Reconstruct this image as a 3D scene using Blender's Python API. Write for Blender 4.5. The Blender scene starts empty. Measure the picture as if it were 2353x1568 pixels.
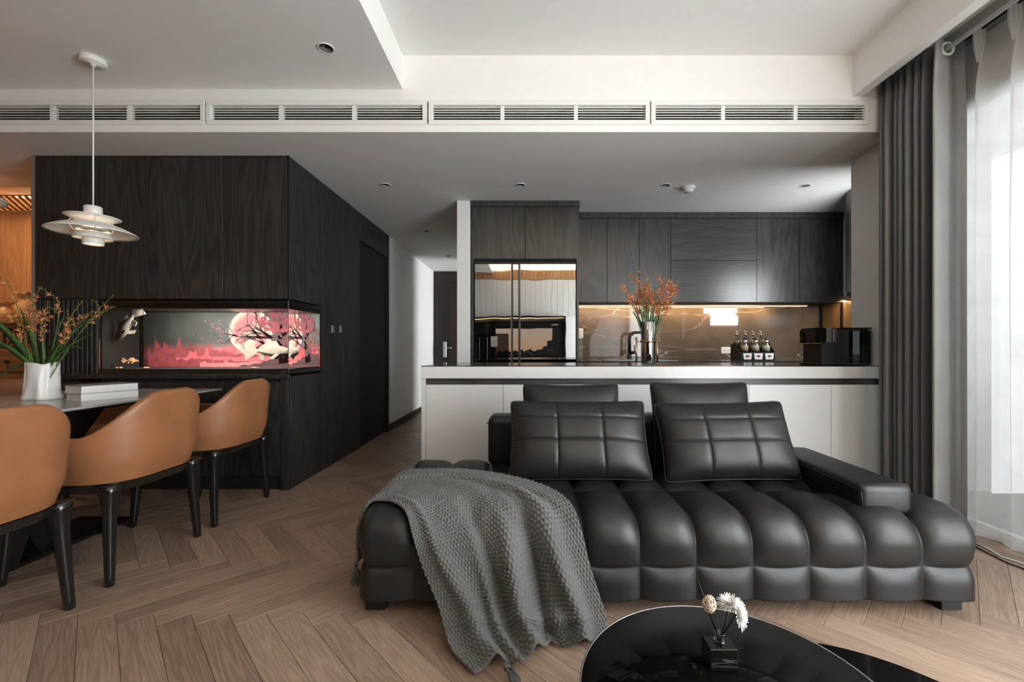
import bpy, bmesh, math, random
import numpy as np
from mathutils import Vector, Matrix, noise as mnoise

random.seed(7)
np.random.seed(7)
SC = bpy.context.scene
COL = SC.collection
PI = math.pi

# ------------------------------------------------------------------ camera
F = 1000.0                      # focal length in pixels of the 2353 x 1568 frame
CX, CY, EYE = 1217.0, 800.0, 1.02   # vanishing point, eye height
cam_d = bpy.data.cameras.new('camera')
cam_d.sensor_width = 36.0
cam_d.lens = 36.0 * F / 2353.0
cam_d.shift_x = -(CX - 1176.5) / 2353.0
cam_d.shift_y = (CY - 784.0) / 2353.0
cam_d.clip_start = 0.02
cam = bpy.data.objects.new('camera', cam_d)
cam.location = (0, 0, EYE)
cam.rotation_euler = (PI / 2, 0, 0)
COL.objects.link(cam)
SC.camera = cam

# ------------------------------------------------------------------ exposure, world, lights
SC.view_settings.view_transform = 'Standard'
SC.view_settings.look = 'None'
SC.view_settings.gamma = 1.0
SC.view_settings.use_curve_mapping = False
SC.view_settings.exposure = 0.05
try:
    SC.cycles.use_denoising = True
    SC.cycles.max_bounces = 10
    SC.cycles.diffuse_bounces = 5
    SC.cycles.glossy_bounces = 5
    SC.cycles.transmission_bounces = 8
    SC.cycles.transparent_max_bounces = 16
    SC.cycles.caustics_reflective = False
    SC.cycles.caustics_refractive = False
    SC.cycles.sample_clamp_indirect = 6.0
except Exception:
    pass

SKY = 2.7                        # overcast sky
wd = bpy.data.worlds.new('overcast_sky')
SC.world = wd
wd.use_nodes = True
_nt = wd.node_tree
_bg = _nt.nodes['Background']
_tc = _nt.nodes.new('ShaderNodeTexCoord')
_sx = _nt.nodes.new('ShaderNodeSeparateXYZ')
_cr = _nt.nodes.new('ShaderNodeValToRGB')
_nt.links.new(_tc.outputs['Generated'], _sx.inputs[0])
_nt.links.new(_sx.outputs['Z'], _cr.inputs[0])
_cr.color_ramp.elements[0].position = 0.0
_cr.color_ramp.elements[0].color = (0.80, 0.82, 0.84, 1)
_cr.color_ramp.elements[1].position = 0.25
_cr.color_ramp.elements[1].color = (0.93, 0.97, 1.0, 1)
_nt.links.new(_cr.outputs[0], _bg.inputs['Color'])
_bg.inputs['Strength'].default_value = SKY


def area(name, loc, direction, sx, sy, power, color=(1, 1, 1), portal=False, spread=None):
    d = bpy.data.lights.new(name, 'AREA')
    d.shape = 'RECTANGLE'
    d.size, d.size_y = sx, sy
    d.energy = power
    d.color = color
    if spread is not None:
        d.spread = spread
    o = bpy.data.objects.new(name, d)
    o.location = loc
    o.rotation_euler = Vector(direction).to_track_quat('-Z', 'Y').to_euler()
    COL.objects.link(o)
    if portal:
        d.cycles.is_portal = True
    return o


def point(name, loc, power, color, r=0.03):
    d = bpy.data.lights.new(name, 'POINT')
    d.energy, d.color, d.shadow_soft_size = power, color, r
    o = bpy.data.objects.new(name, d)
    o.location = loc
    COL.objects.link(o)
    return o


WARM = (1.0, 0.62, 0.30)
area('window_portal', (2.60, 0.65, 1.2), (-1, 0, 0), 4.1, 2.4, 1, portal=True)
area('kitchen_window_portal', (2.77, 3.10, 1.62), (0, 1, 0), 0.56, 0.62, 1, portal=True)
area('hall_window_portal', (1.66, 7.33, 1.5), (-1, 0, 0), 0.9, 1.7, 1, portal=True)
DAY = (0.94, 0.975, 1.0)
area('window_fill_lamp', (2.47, -0.10, 1.22), (-1, 0, 0), 2.3, 2.2, 188, DAY)  # lamp added at the unseen window end to brighten the whole room
area('kitchen_window_daylight', (2.77, 3.20, 1.62), (0, 1, -0.10), 0.50, 0.54, 24, DAY)
area('hall_window_daylight', (1.50, 7.33, 1.50), (-1, 0, 0), 0.85, 1.5, 75, DAY)
area('cabinet_strip_light', (1.55, 4.66, 1.468), (0, 0.25, -1), 2.1, 0.02, 9.0, WARM)
area('side_strip_light', (3.05, 4.40, 1.468), (0.3, 0, -1), 0.02, 0.5, 2.0, WARM)
area('altar_light', (-4.95, 3.95, 2.375), (0, 0, -1), 1.1, 0.3, 26.0, (1.0, 0.60, 0.32))
area('altar_room_light', (-4.55, 3.35, 2.38), (0, 0.2, -1), 0.5, 0.3, 16.0, (1.0, 0.60, 0.32))
area('cove_light', (0.0, -1.33, 2.74), (0, 0.3, 1), 4.4, 0.04, 55.0, (1.0, 0.72, 0.42))
area('tank_light', (-2.28, 3.165, 1.290), (0, 0.5, -1), 1.02, 0.05, 17, (1.0, 0.96, 0.88))


# ------------------------------------------------------------------ geometry helpers
def Pt(px, py, Y):
    return Vector(((px - CX) * Y / F, Y, EYE - (py - CY) * Y / F))


def G(px, py, z):
    Y = (EYE - z) * F / (py - CY)
    return Vector(((px - CX) * Y / F, Y, z))


def tag(o, label=None, cat=None, group=None, kind=None):
    if label:
        o['label'] = label
    if cat:
        o['category'] = cat
    if group:
        o['group'] = group
    if kind:
        o['kind'] = kind
    return o


def thing(name, label, cat, loc=(0, 0, 0), group=None, rz=0.0):
    o = bpy.data.objects.new(name, None)
    o.empty_display_size = 0.1
    o.location = loc
    o.rotation_euler = (0, 0, rz)
    COL.objects.link(o)
    return tag(o, label, cat, group)


def copy_tree(o, parent=None):
    c = o.copy()
    COL.objects.link(c)
    if parent is not None:
        c.parent = parent
    for ch in list(o.children):
        copy_tree(ch, c)
    return c


def wloc(o):
    v = Vector((0, 0, 0))
    while o is not None:
        v += o.location
        o = o.parent
    return v


class MB:
    """collects shapes (world coordinates) and links them as one mesh object"""

    def __init__(self):
        self.v, self.f, self.m, self.uv = [], [], [], {}
        self.smooth = []

    def add(self, vs, fs, mi=0, smooth=False):
        b = len(self.v)
        self.v += [tuple(x) for x in vs]
        for f in fs:
            self.f.append(tuple(i + b for i in f))
            self.m.append(mi)
            self.smooth.append(smooth)
        return self

    def box(self, x0, x1, y0, y1, z0, z1, bev=0.0, mi=0, seg=1):
        if bev <= 0:
            v = [(x, y, z) for z in (z0, z1) for y in (y0, y1) for x in (x0, x1)]
            f = [(0, 2, 3, 1), (4, 5, 7, 6), (0, 1, 5, 4), (2, 6, 7, 3), (0, 4, 6, 2), (1, 3, 7, 5)]
            return self.add(v, f, mi)
        bev = min(bev, (x1 - x0) * .45, (y1 - y0) * .45, (z1 - z0) * .45)
        bm = bmesh.new()
        bmesh.ops.create_cube(bm, size=1)
        for q in bm.verts:
            q.co = Vector(((x0 + x1) / 2 + q.co.x * (x1 - x0), (y0 + y1) / 2 + q.co.y * (y1 - y0), (z0 + z1) / 2 + q.co.z * (z1 - z0)))
        bmesh.ops.bevel(bm, geom=list(bm.edges), offset=bev, segments=seg, affect='EDGES', profile=0.6)
        return self.bm(bm, mi)

    def bm(self, bm, mi=0, smooth=False):
        bm.verts.index_update()
        self.add([v.co.copy() for v in bm.verts], [[v.index for v in f.verts] for f in bm.faces], mi, smooth)
        bm.free()
        return self

    def obox(self, c, ax, ay, az, hx, hy, hz, mi=0):
        """oriented box: centre, unit axes, half sizes"""
        c, ax, ay, az = Vector(c), Vector(ax), Vector(ay), Vector(az)
        v = [c + ax * sx * hx + ay * sy * hy + az * sz * hz for sz in (-1, 1) for sy in (-1, 1) for sx in (-1, 1)]
        return self.add(v, [(0, 2, 3, 1), (4, 5, 7, 6), (0, 1, 5, 4), (2, 6, 7, 3), (0, 4, 6, 2), (1, 3, 7, 5)], mi)

    def tube(self, path, r, n=8, mi=0, cap=True, sq=None):
        path = [Vector(p) for p in path]
        rs = r if isinstance(r, (list, tuple)) else [r] * len(path)
        ref = None
        vs, fs = [], []
        for i, p in enumerate(path):
            t = (path[min(i + 1, len(path) - 1)] - path[max(i - 1, 0)])
            t = t.normalized() if t.length > 1e-9 else Vector((0, 0, 1))
            if ref is None:
                ref = Vector((1, 0, 0)) if abs(t.x) < 0.8 else Vector((0, 1, 0))
            a = (ref - t * ref.dot(t)).normalized()
            b = t.cross(a)
            ref = a
            for k in range(n):
                th = 2 * PI * k / n
                c, s = math.cos(th), math.sin(th)
                if sq:
                    c = math.copysign(abs(c) ** sq, c)
                    s = math.copysign(abs(s) ** sq, s)
                vs.append(p + (a * c + b * s) * rs[i])
        for i in range(len(path) - 1):
            for k in range(n):
                fs.append((i * n + k, i * n + (k + 1) % n, (i + 1) * n + (k + 1) % n, (i + 1) * n + k))
        if cap:
            fs.append(tuple(range(n - 1, -1, -1)))
            fs.append(tuple((len(path) - 1) * n + k for k in range(n)))
        return self.add(vs, fs, mi, True)

    def lathe(self, prof, c=(0, 0, 0), n=32, mi=0, closed=False):
        """prof: (radius, z) pairs, spun about the vertical through c"""
        c = Vector(c)
        vs, fs = [], []
        for (r, z) in prof:
            for k in range(n):
                th = 2 * PI * k / n
                vs.append((c.x + r * math.cos(th), c.y + r * math.sin(th), c.z + z))
        m = len(prof)
        for i in range(m if closed else m - 1):
            j = (i + 1) % m
            for k in range(n):
                fs.append((i * n + k, i * n + (k + 1) % n, j * n + (k + 1) % n, j * n + k))
        if not closed:
            if prof[0][0] > 1e-6:
                fs.append(tuple(range(n - 1, -1, -1)))
            if prof[-1][0] > 1e-6:
                fs.append(tuple((m - 1) * n + k for k in range(n)))
        return self.add(vs, fs, mi, True)

    def grid(self, fn, nu, nv, mi=0, closed_u=False, uv=False):
        vs = []
        for j in range(nv + 1):
            for i in range(nu if closed_u else nu + 1):
                vs.append(fn(i / nu, j / nv))
        w = nu if closed_u else nu + 1
        fs = []
        for j in range(nv):
            for i in range(nu):
                i2 = (i + 1) % w if closed_u else i + 1
                fs.append((j * w + i, j * w + i2, (j + 1) * w + i2, (j + 1) * w + i))
        return self.add(vs, fs, mi, True)

    def prism(self, pts, y0, y1, axis='y', mi=0):
        """flat polygon of (a, b) pairs extruded along an axis"""
        def q(a, b, t):
            return {'y': (a, t, b), 'x': (t, a, b), 'z': (a, b, t)}[axis]
        n = len(pts)
        vs = [q(a, b, y0) for a, b in pts] + [q(a, b, y1) for a, b in pts]
        fs = [tuple(range(n)), tuple(range(2 * n - 1, n - 1, -1))]
        fs += [(i, (i + 1) % n, n + (i + 1) % n, n + i) for i in range(n)]
        return self.add(vs, fs, mi)

    def mesh(self, name, mats, off=(0, 0, 0)):
        me = bpy.data.meshes.new(name)
        off = Vector(off)
        me.from_pydata([Vector(p) - off for p in self.v], [], self.f)
        for m in (mats if isinstance(mats, (list, tuple)) else [mats]):
            me.materials.append(m)
        me.polygons.foreach_set('material_index', self.m)
        me.polygons.foreach_set('use_smooth', self.smooth)
        bm = bmesh.new()
        bm.from_mesh(me)
        bmesh.ops.recalc_face_normals(bm, faces=bm.faces)
        bm.to_mesh(me)
        bm.free()
        me.update()
        return me

    def build(self, name, mats, parent=None, origin=None):
        off = wloc(parent) if parent is not None else Vector(origin if origin is not None else (0, 0, 0))
        me = self.mesh(name, mats, off)
        o = bpy.data.objects.new(name, me)
        if parent is None:
            o.location = off
        COL.objects.link(o)
        o.parent = parent
        return o


def part(name, m, parent, x0, x1, y0, y1, z0, z1, bev=0.0, seg=1):
    return MB().box(x0, x1, y0, y1, z0, z1, bev, seg=seg).build(name, m, parent)


def struct(name, m, mb):
    o = mb.build(name, m)
    return tag(o, kind='structure')


def sbox(name, m, x0, x1, y0, y1, z0, z1, bev=0.0):
    return struct(name, m, MB().box(x0, x1, y0, y1, z0, z1, bev))


def axis_pts(lo, hi, step, seams=(), off=(0.004, 0.010, 0.020)):
    """coordinates from lo to hi, refined around the seams"""
    pts = set()
    n = max(1, round((hi - lo) / step))
    for i in range(n + 1):
        x = lo + (hi - lo) * i / n
        if all(abs(x - s) > off[-1] * 1.2 for s in seams):
            pts.add(round(x, 5))
    pts.add(round(lo, 5))
    pts.add(round(hi, 5))
    for s in seams:
        for d in (0,) + tuple(off) + tuple(-q for q in off):
            if lo < s + d < hi:
                pts.add(round(s + d, 5))
    return sorted(pts)


def lattice(xs, ys, zs):
    """surface of a box as a grid of points: (verts, faces)"""
    nx, ny, nz = len(xs) - 1, len(ys) - 1, len(zs) - 1
    idx, vs, fs = {}, [], []

    def V(i, j, k):
        key = (i, j, k)
        if key not in idx:
            idx[key] = len(vs)
            vs.append((xs[i], ys[j], zs[k]))
        return idx[key]
    for k in (0, nz):
        for i in range(nx):
            for j in range(ny):
                q = (V(i, j, k), V(i + 1, j, k), V(i + 1, j + 1, k), V(i, j + 1, k))
                fs.append(q if k else q[::-1])
    for j in (0, ny):
        for i in range(nx):
            for k in range(nz):
                q = (V(i, j, k), V(i, j, k + 1), V(i + 1, j, k + 1), V(i + 1, j, k))
                fs.append(q if j else q[::-1])
    for i in (0, nx):
        for j in range(ny):
            for k in range(nz):
                q = (V(i, j, k), V(i, j + 1, k), V(i, j + 1, k + 1), V(i, j, k + 1))
                fs.append(q if i else q[::-1])
    return vs, fs


def rounded(p, lo, hi, r):
    """a point on the box surface moved onto the box with edges rounded by r; and its normal"""
    q = Vector((min(max(p[0], lo[0] + r), hi[0] - r), min(max(p[1], lo[1] + r), hi[1] - r), min(max(p[2], lo[2] + r), hi[2] - r)))
    d = Vector(p) - q
    n = d.normalized() if d.length > 1e-9 else Vector((0, 0, 1))
    return q + n * r, n


def rbox(mb, x0, x1, y0, y1, z0, z1, r, step=None, disp=None, mi=0):
    """softly rounded box with an optional displacement disp(pos, normal)"""
    lo, hi = (x0, y0, z0), (x1, y1, z1)
    r = min(r, (x1 - x0) / 2.01, (y1 - y0) / 2.01, (z1 - z0) / 2.01)

    def ax(a, b):
        e = [a, a + r * .3, a + r * .65, a + r]
        e2 = [b - r, b - r * .65, b - r * .3, b]
        mid = []
        if step:
            n = int((b - a - 2 * r) / step)
            mid = [a + r + (b - a - 2 * r) * (i + 1) / (n + 1) for i in range(n)]
        return sorted(set(round(t, 6) for t in e + mid + e2))
    vs, fs = lattice(ax(x0, x1), ax(y0, y1), ax(z0, z1))
    out = []
    for p in vs:
        q, n = rounded(p, lo, hi, r)
        if disp:
            q = q + n * disp(q, n)
        out.append(q)
    mb.add(out, fs, mi, True)
    return mb


def smooth(a, b, x):
    t = min(max((x - a) / (b - a), 0), 1)
    return t * t * (3 - 2 * t)


def text_mesh(body, size, m, name, parent, loc, rot):
    cu = bpy.data.curves.new(name, 'FONT')
    cu.body, cu.size, cu.extrude = body, size, 0.0006
    cu.align_x = 'CENTER'
    tmp = bpy.data.objects.new(name + '_tmp', cu)
    COL.objects.link(tmp)
    dg = bpy.context.evaluated_depsgraph_get()
    me = bpy.data.meshes.new_from_object(tmp.evaluated_get(dg))
    bpy.data.objects.remove(tmp)
    me.materials.clear()
    me.materials.append(m)
    o = bpy.data.objects.new(name, me)
    COL.objects.link(o)
    o.parent = parent
    o.location = Vector(loc) - wloc(parent)
    o.rotation_euler = rot
    return o


# ------------------------------------------------------------------ materials
class NT:
    def __init__(self, name):
        self.m = bpy.data.materials.new(name)
        self.m.use_nodes = True
        self.t = self.m.node_tree
        self.b = self.t.nodes['Principled BSDF']
        self.out = self.t.nodes['Material Output']

    def n(self, kind, **kw):
        nd = self.t.nodes.new('ShaderNode' + kind)
        for k, v in kw.items():
            if k.startswith('i_'):
                key = k[2:].replace('_', ' ')
                nd.inputs[int(key) if key.isdigit() else key].default_value = v
            else:
                setattr(nd, k, v)
        return nd

    def l(self, a, b):
        self.t.links.new(a, b)

    def math(self, op, a, b=None, c=None):
        nd = self.n('Math', operation=op)
        for i, x in enumerate((a, b, c)):
            if x is None:
                continue
            if isinstance(x, (int, float)):
                nd.inputs[i].default_value = x
            else:
                self.l(x, nd.inputs[i])
        return nd.outputs[0]

    def ramp(self, fac, stops, interp='LINEAR'):
        nd = self.n('ValToRGB')
        cr = nd.color_ramp
        cr.interpolation = interp
        while len(cr.elements) < len(stops):
            cr.elements.new(0.5)
        for e, (p, c) in zip(cr.elements, stops):
            e.position = p
            e.color = (*c, 1) if len(c) == 3 else c
        self.l(fac, nd.inputs[0])
        return nd.outputs[0]

    def mix(self, fac, a, b, mode='MIX'):
        nd = self.n('MixRGB', blend_type=mode)
        for i, x in zip((0, 1, 2), (fac, a, b)):
            if isinstance(x, (int, float)):
                nd.inputs[i].default_value = x
            elif isinstance(x, (tuple, list)):
                nd.inputs[i].default_value = (*x, 1) if len(x) == 3 else x
            else:
                self.l(x, nd.inputs[i])
        return nd.outputs[0]

    def bump(self, h, strength=0.3, dist=0.002):
        nd = self.n('Bump')
        nd.inputs['Strength'].default_value = strength
        nd.inputs['Distance'].default_value = dist
        self.l(h, nd.inputs['Height'])
        self.l(nd.outputs[0], self.b.inputs['Normal'])

    def mapped(self, scale, src='Object', rnd=True, off=7.0):
        tc = self.n('TexCoord')
        v = tc.outputs[src]
        if rnd:
            oi = self.n('ObjectInfo')
            ad = self.n('VectorMath', operation='ADD')
            ml = self.n('VectorMath', operation='SCALE')
            cb = self.n('CombineXYZ')
            r = oi.outputs['Random']
            self.l(r, cb.inputs[0])
            self.l(self.math('MULTIPLY', r, 1.7), cb.inputs[1])
            self.l(self.math('MULTIPLY', r, 2.9), cb.inputs[2])
            self.l(cb.outputs[0], ml.inputs[0])
            ml.inputs['Scale'].default_value = off
            self.l(v, ad.inputs[0])
            self.l(ml.outputs[0], ad.inputs[1])
            v = ad.outputs[0]
        mp = self.n('Mapping')
        mp.inputs['Scale'].default_value = scale
        self.l(v, mp.inputs['Vector'])
        return mp.outputs[0]

    def noise(self, vec, scale, detail=3.0, rough=0.5, dist=0.0):
        nd = self.n('TexNoise')
        nd.inputs['Scale'].default_value = scale
        nd.inputs['Detail'].default_value = detail
        nd.inputs['Roughness'].default_value = rough
        nd.inputs['Distortion'].default_value = dist
        if vec is not None:
            self.l(vec, nd.inputs['Vector'])
        return nd.outputs['Fac']

    def set(self, **kw):
        names = dict(color='Base Color', rough='Roughness', metal='Metallic', spec='Specular IOR Level', coat='Coat Weight',
                     coat_rough='Coat Roughness', sheen='Sheen Weight', trans='Transmission Weight', ior='IOR', alpha='Alpha',
                     emit='Emission Color', estr='Emission Strength', sheen_rough='Sheen Roughness')
        for k, v in kw.items():
            i = self.b.inputs[names[k]]
            if hasattr(v, 'links'):
                self.l(v, i)
            elif isinstance(v, (tuple, list)):
                i.default_value = (*v, 1)
            else:
                i.default_value = v
        return self


def plain(name, color, rough=0.5, metal=0.0, var=0.06, bump=0.0, bscale=60.0, **kw):
    """one colour with a faint procedural mottle and relief"""
    t = NT(name)
    v = t.mapped((1, 1, 1), rnd=False)
    nz = t.noise(v, bscale * 0.25, 3)
    lo = tuple(c * (1 - var) for c in color)
    hi = tuple(min(1, c * (1 + var)) for c in color)
    t.set(color=t.ramp(nz, [(0.3, lo), (0.7, hi)]), rough=rough, metal=metal, **kw)
    if bump > 0:
        t.bump(t.noise(v, bscale, 4), bump, 0.001)
    return t.m


def wood(name, dark, light, axis='z', rough=0.45, fig=1.0, spec=0.5, fine=1.0, src='Object', rnd=True, bump=0.15):
    """grain running along one axis, with cathedral figure from a stretched, banded noise"""
    t = NT(name)
    k = {'z': (1, 1, 0.10), 'x': (0.10, 1, 1), 'y': (1, 0.10, 1)}[axis]
    vec = t.mapped(k, src, rnd)
    low = t.noise(vec, 5.0, 2, 0.4, 0.3)
    bands = t.math('SINE', t.math('MULTIPLY', low, 95.0))
    bands = t.math('MULTIPLY_ADD', bands, 0.5, 0.5)
    k2 = tuple(a * 26 if a == 1 else a * 14 for a in k)
    vf = t.mapped(k2, src, rnd)
    fib = t.noise(vf, 6.0 * fine, 4, 0.65)
    tone = t.noise(vec, 2.0, 2)
    h = t.math('ADD', t.math('MULTIPLY', bands, 0.30 * fig), t.math('MULTIPLY', fib, 0.70))
    h = t.math('ADD', h, t.math('MULTIPLY_ADD', tone, 0.5, -0.25))
    c = t.ramp(h, [(0.22, dark), (0.80, light)])
    t.set(color=c, rough=rough, spec=spec)
    if bump:
        t.bump(h, bump, 0.0006)
    return t.m


M = {}
M['white_paint'] = plain('white_paint', (0.80, 0.80, 0.785), 0.75, var=0.012)
M['ceiling_paint'] = plain('ceiling_paint', (0.80, 0.795, 0.78), 0.85, var=0.01)
M['white_lacquer'] = plain('white_lacquer', (0.70, 0.697, 0.685), 0.38, var=0.012)
M['vent_white'] = plain('vent_white', (0.76, 0.76, 0.74), 0.5, var=0.01)
M['vent_dark'] = plain('vent_dark', (0.07, 0.075, 0.065), 0.8)
M['dark_wood'] = wood('dark_wood', (0.0105, 0.0100, 0.0095), (0.040, 0.037, 0.034), 'z', 0.52, 1.0, 0.32)
M['kitchen_wood'] = wood('kitchen_wood', (0.026, 0.026, 0.026), (0.070, 0.070, 0.069), 'z', 0.32, 0.9)
M['kitchen_wood_flat'] = wood('kitchen_wood_flat', (0.026, 0.026, 0.026), (0.070, 0.070, 0.069), 'x', 0.32, 0.9)
M['brown_door'] = wood('brown_door', (0.016, 0.0095, 0.0075), (0.040, 0.024, 0.019), 'z', 0.5, 0.5)
M['orange_wood'] = wood('orange_wood', (0.32, 0.160, 0.075), (0.52, 0.285, 0.145), 'z', 0.5, 0.8)
M['altar_wood'] = wood('altar_wood', (0.13, 0.060, 0.028), (0.30, 0.155, 0.075), 'x', 0.42, 0.8)
M['slat_wood'] = wood('slat_wood', (0.30, 0.155, 0.06), (0.56, 0.31, 0.14), 'z', 0.5, 0.6)
M['black_metal'] = plain('black_metal', (0.012, 0.012, 0.012), 0.35, 0.6)
M['black_lacquer'] = plain('black_lacquer', (0.0075, 0.0075, 0.0075), 0.22, var=0.1, coat=0.4)
M['black_plastic'] = plain('black_plastic', (0.011, 0.011, 0.012), 0.35)
M['black_matte'] = plain('black_matte', (0.006, 0.006, 0.006), 0.7)
M['gloss_black'] = plain('gloss_black', (0.004, 0.004, 0.004), 0.03, var=0.0)
M['steel'] = plain('steel', (0.55, 0.55, 0.55), 0.25, 1.0, var=0.03)
M['dark_steel'] = plain('dark_steel', (0.12, 0.12, 0.122), 0.30, 1.0, var=0.05)
M['brass'] = plain('brass', (0.55, 0.40, 0.22), 0.22, 1.0)
M['table_black'] = plain('table_black', (0.004, 0.004, 0.004), 0.04, var=0.0, spec=0.03)
M['mirror'] = plain('mirror', (0.80, 0.80, 0.80), 0.012, 1.0, var=0.0)
M['trim_metal'] = plain('trim_metal', (0.45, 0.42, 0.38), 0.35, 0.8)
M['white_ceramic'] = plain('white_ceramic', (0.78, 0.775, 0.76), 0.35, var=0.02)
M['white_plastic'] = plain('white_plastic', (0.76, 0.76, 0.75), 0.4, var=0.02)
M['paper'] = plain('paper', (0.74, 0.73, 0.70), 0.8, var=0.03, bump=0.2, bscale=300)
M['book_cover'] = plain('book_cover', (0.72, 0.72, 0.71), 0.45, var=0.02)
M['book_grey'] = plain('book_grey', (0.20, 0.20, 0.21), 0.45, var=0.2, bscale=120)
M['lamp_white'] = plain('lamp_white', (0.77, 0.76, 0.72), 0.4, var=0.01)
M['stem_green'] = plain('stem_green', (0.10, 0.16, 0.035), 0.5, var=0.3, bscale=200)
M['leaf_green'] = plain('leaf_green', (0.045, 0.115, 0.030), 0.42, var=0.35, bscale=90)
M['bud_ochre'] = plain('bud_ochre', (0.46, 0.23, 0.05), 0.5, var=0.35, bscale=400)
M['petal_orange'] = plain('petal_orange', (0.74, 0.20, 0.085), 0.5, var=0.35, bscale=300)
M['petal_pale'] = plain('petal_pale', (0.62, 0.25, 0.11), 0.5, var=0.35, bscale=300)
M['petal_dark'] = plain('petal_dark', (0.20, 0.075, 0.045), 0.6, var=0.4, bscale=300)
M['petal_white'] = plain('petal_white', (0.82, 0.81, 0.76), 0.6, var=0.03)
M['rattan'] = plain('rattan', (0.62, 0.50, 0.38), 0.6, var=0.2, bscale=300)
M['cord_white'] = plain('cord_white', (0.72, 0.72, 0.70), 0.5)
M['fish_cream'] = plain('fish_cream', (0.62, 0.55, 0.46), 0.4, var=0.35, bscale=60)
M['fish_orange'] = plain('fish_orange', (0.75, 0.42, 0.20), 0.4, var=0.3, bscale=100)
M['spice'] = plain('spice', (0.80, 0.70, 0.56), 0.8, var=0.1, bscale=300)
M['spice_tan'] = plain('spice_tan', (0.72, 0.52, 0.33), 0.8, var=0.1, bscale=300)
M['soy'] = plain('soy', (0.015, 0.006, 0.004), 0.2)
M['bean'] = plain('bean', (0.16, 0.05, 0.03), 0.5)
M['ceramic_tan'] = plain('ceramic_tan', (0.55, 0.36, 0.20), 0.3, var=0.25)
M['tv_dark'] = plain('tv_dark', (0.010, 0.010, 0.010), 0.15)


def leather(name, color, rough, grain=520.0, strength=0.16, var=0.05, spec=0.5):
    t = NT(name)
    v = t.mapped((1, 1, 1), rnd=False)
    vo = t.n('TexVoronoi')
    vo.inputs['Scale'].default_value = grain
    t.l(v, vo.inputs['Vector'])
    nz = t.noise(v, 7, 4)
    t.set(color=t.ramp(nz, [(0.3, tuple(c * (1 - var) for c in color)), (0.7, tuple(c * (1 + var) for c in color))]),
          rough=t.math('MULTIPLY_ADD', t.noise(v, 40, 3), 0.10, rough - 0.05), spec=spec)
    t.bump(t.math('ADD', vo.outputs['Distance'], t.math('MULTIPLY', t.noise(v, 30, 3), 0.8)), strength, 0.0012)
    return t.m


M['black_leather'] = leather('black_leather', (0.0100, 0.0100, 0.0102), 0.42, spec=0.42)
M['tan_leather'] = leather('tan_leather', (0.285, 0.120, 0.050), 0.42, 420, 0.10, 0.10)


def emission(name, color, strength):
    t = NT(name)
    t.set(color=(0, 0, 0), emit=color, estr=strength, rough=0.6)
    return t.m


M['led'] = emission('led', (1.0, 0.66, 0.34), 5.0)
M['bulb_glow'] = emission('bulb_glow', (1.0, 0.80, 0.52), 3.2)
M['lattice_glow'] = emission('lattice_glow', (1.0, 0.74, 0.48), 6.0)


def glass(name, color=(1, 1, 1), rough=0.0, ior=1.45):
    t = NT(name)
    t.set(color=color, rough=rough, trans=1.0, ior=ior)
    return t.m


def pane(name, tint=(1, 1, 1), ior=1.45):
    """thin pane: a Fresnel mix of straight transmission and mirror reflection"""
    t = NT(name)
    fr = t.n('Fresnel')
    geo = t.n('NewGeometry')          # the Fresnel node inverts the index on back faces: undo that, the pane is thin
    t.l(t.math('MULTIPLY_ADD', geo.outputs['Backfacing'], 1.0 / ior - ior, ior), fr.inputs['IOR'])
    tr = t.n('BsdfTransparent')
    tr.inputs[0].default_value = (*tint, 1)
    gl = t.n('BsdfGlossy')
    gl.inputs['Roughness'].default_value = 0.005
    mx = t.n('MixShader')
    t.l(fr.outputs[0], mx.inputs[0])
    t.l(tr.outputs[0], mx.inputs[1])
    t.l(gl.outputs[0], mx.inputs[2])
    t.l(mx.outputs[0], t.out.inputs['Surface'])
    return t.m


M['glass'] = glass('glass')
M['pane'] = pane('pane', (0.95, 0.96, 0.96))
M['smoked'] = pane('smoked', (0.30, 0.30, 0.31))
M['vase_glass'] = pane('vase_glass', (0.86, 0.87, 0.85), 1.7)
_mg = NT('mirrored_glass')
_tr = _mg.n('BsdfTransparent')
_tr.inputs[0].default_value = (.62, .62, .60, 1)
_gl = _mg.n('BsdfGlossy')
_gl.inputs['Color'].default_value = (.82, .82, .80, 1)
_gl.inputs['Roughness'].default_value = 0.03
_mx = _mg.n('MixShader')
_mx.inputs[0].default_value = 0.5
_mg.l(_tr.outputs[0], _mx.inputs[1])
_mg.l(_gl.outputs[0], _mx.inputs[2])
_mg.l(_mx.outputs[0], _mg.out.inputs['Surface'])
M['mirrored_glass'] = _mg.m
M['water'] = glass('water', (0.97, 0.985, 0.98), 0.0, 1.33)


def fabric(name, color, transl=0.0, transp=0.0, weave=900.0, sheen=0.0, rough=0.9, spec=0.15):
    t = NT(name)
    v = t.mapped((1, 1, 1), rnd=False)
    wv = t.n('TexNoise')
    wv.inputs['Scale'].default_value = weave
    t.l(v, wv.inputs['Vector'])
    big = t.noise(v, 6, 3)
    c = t.ramp(big, [(0.3, tuple(q * 0.92 for q in color)), (0.7, tuple(min(1, q * 1.08) for q in color))])
    t.set(color=c, rough=rough, spec=spec, sheen=sheen)
    t.bump(wv.outputs['Fac'], 0.15, 0.0006)
    if transl or transp:
        tl = t.n('BsdfTranslucent')
        t.l(c, tl.inputs[0])
        m1 = t.n('MixShader')
        m1.inputs[0].default_value = transl
        t.l(t.b.outputs[0], m1.inputs[1])
        t.l(tl.outputs[0], m1.inputs[2])
        res = m1.outputs[0]
        if transp:
            tp = t.n('BsdfTransparent')
            m2 = t.n('MixShader')
            m2.inputs[0].default_value = transp
            t.l(res, m2.inputs[1])
            t.l(tp.outputs[0], m2.inputs[2])
            res = m2.outputs[0]
        t.l(res, t.out.inputs['Surface'])
    return t.m


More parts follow.
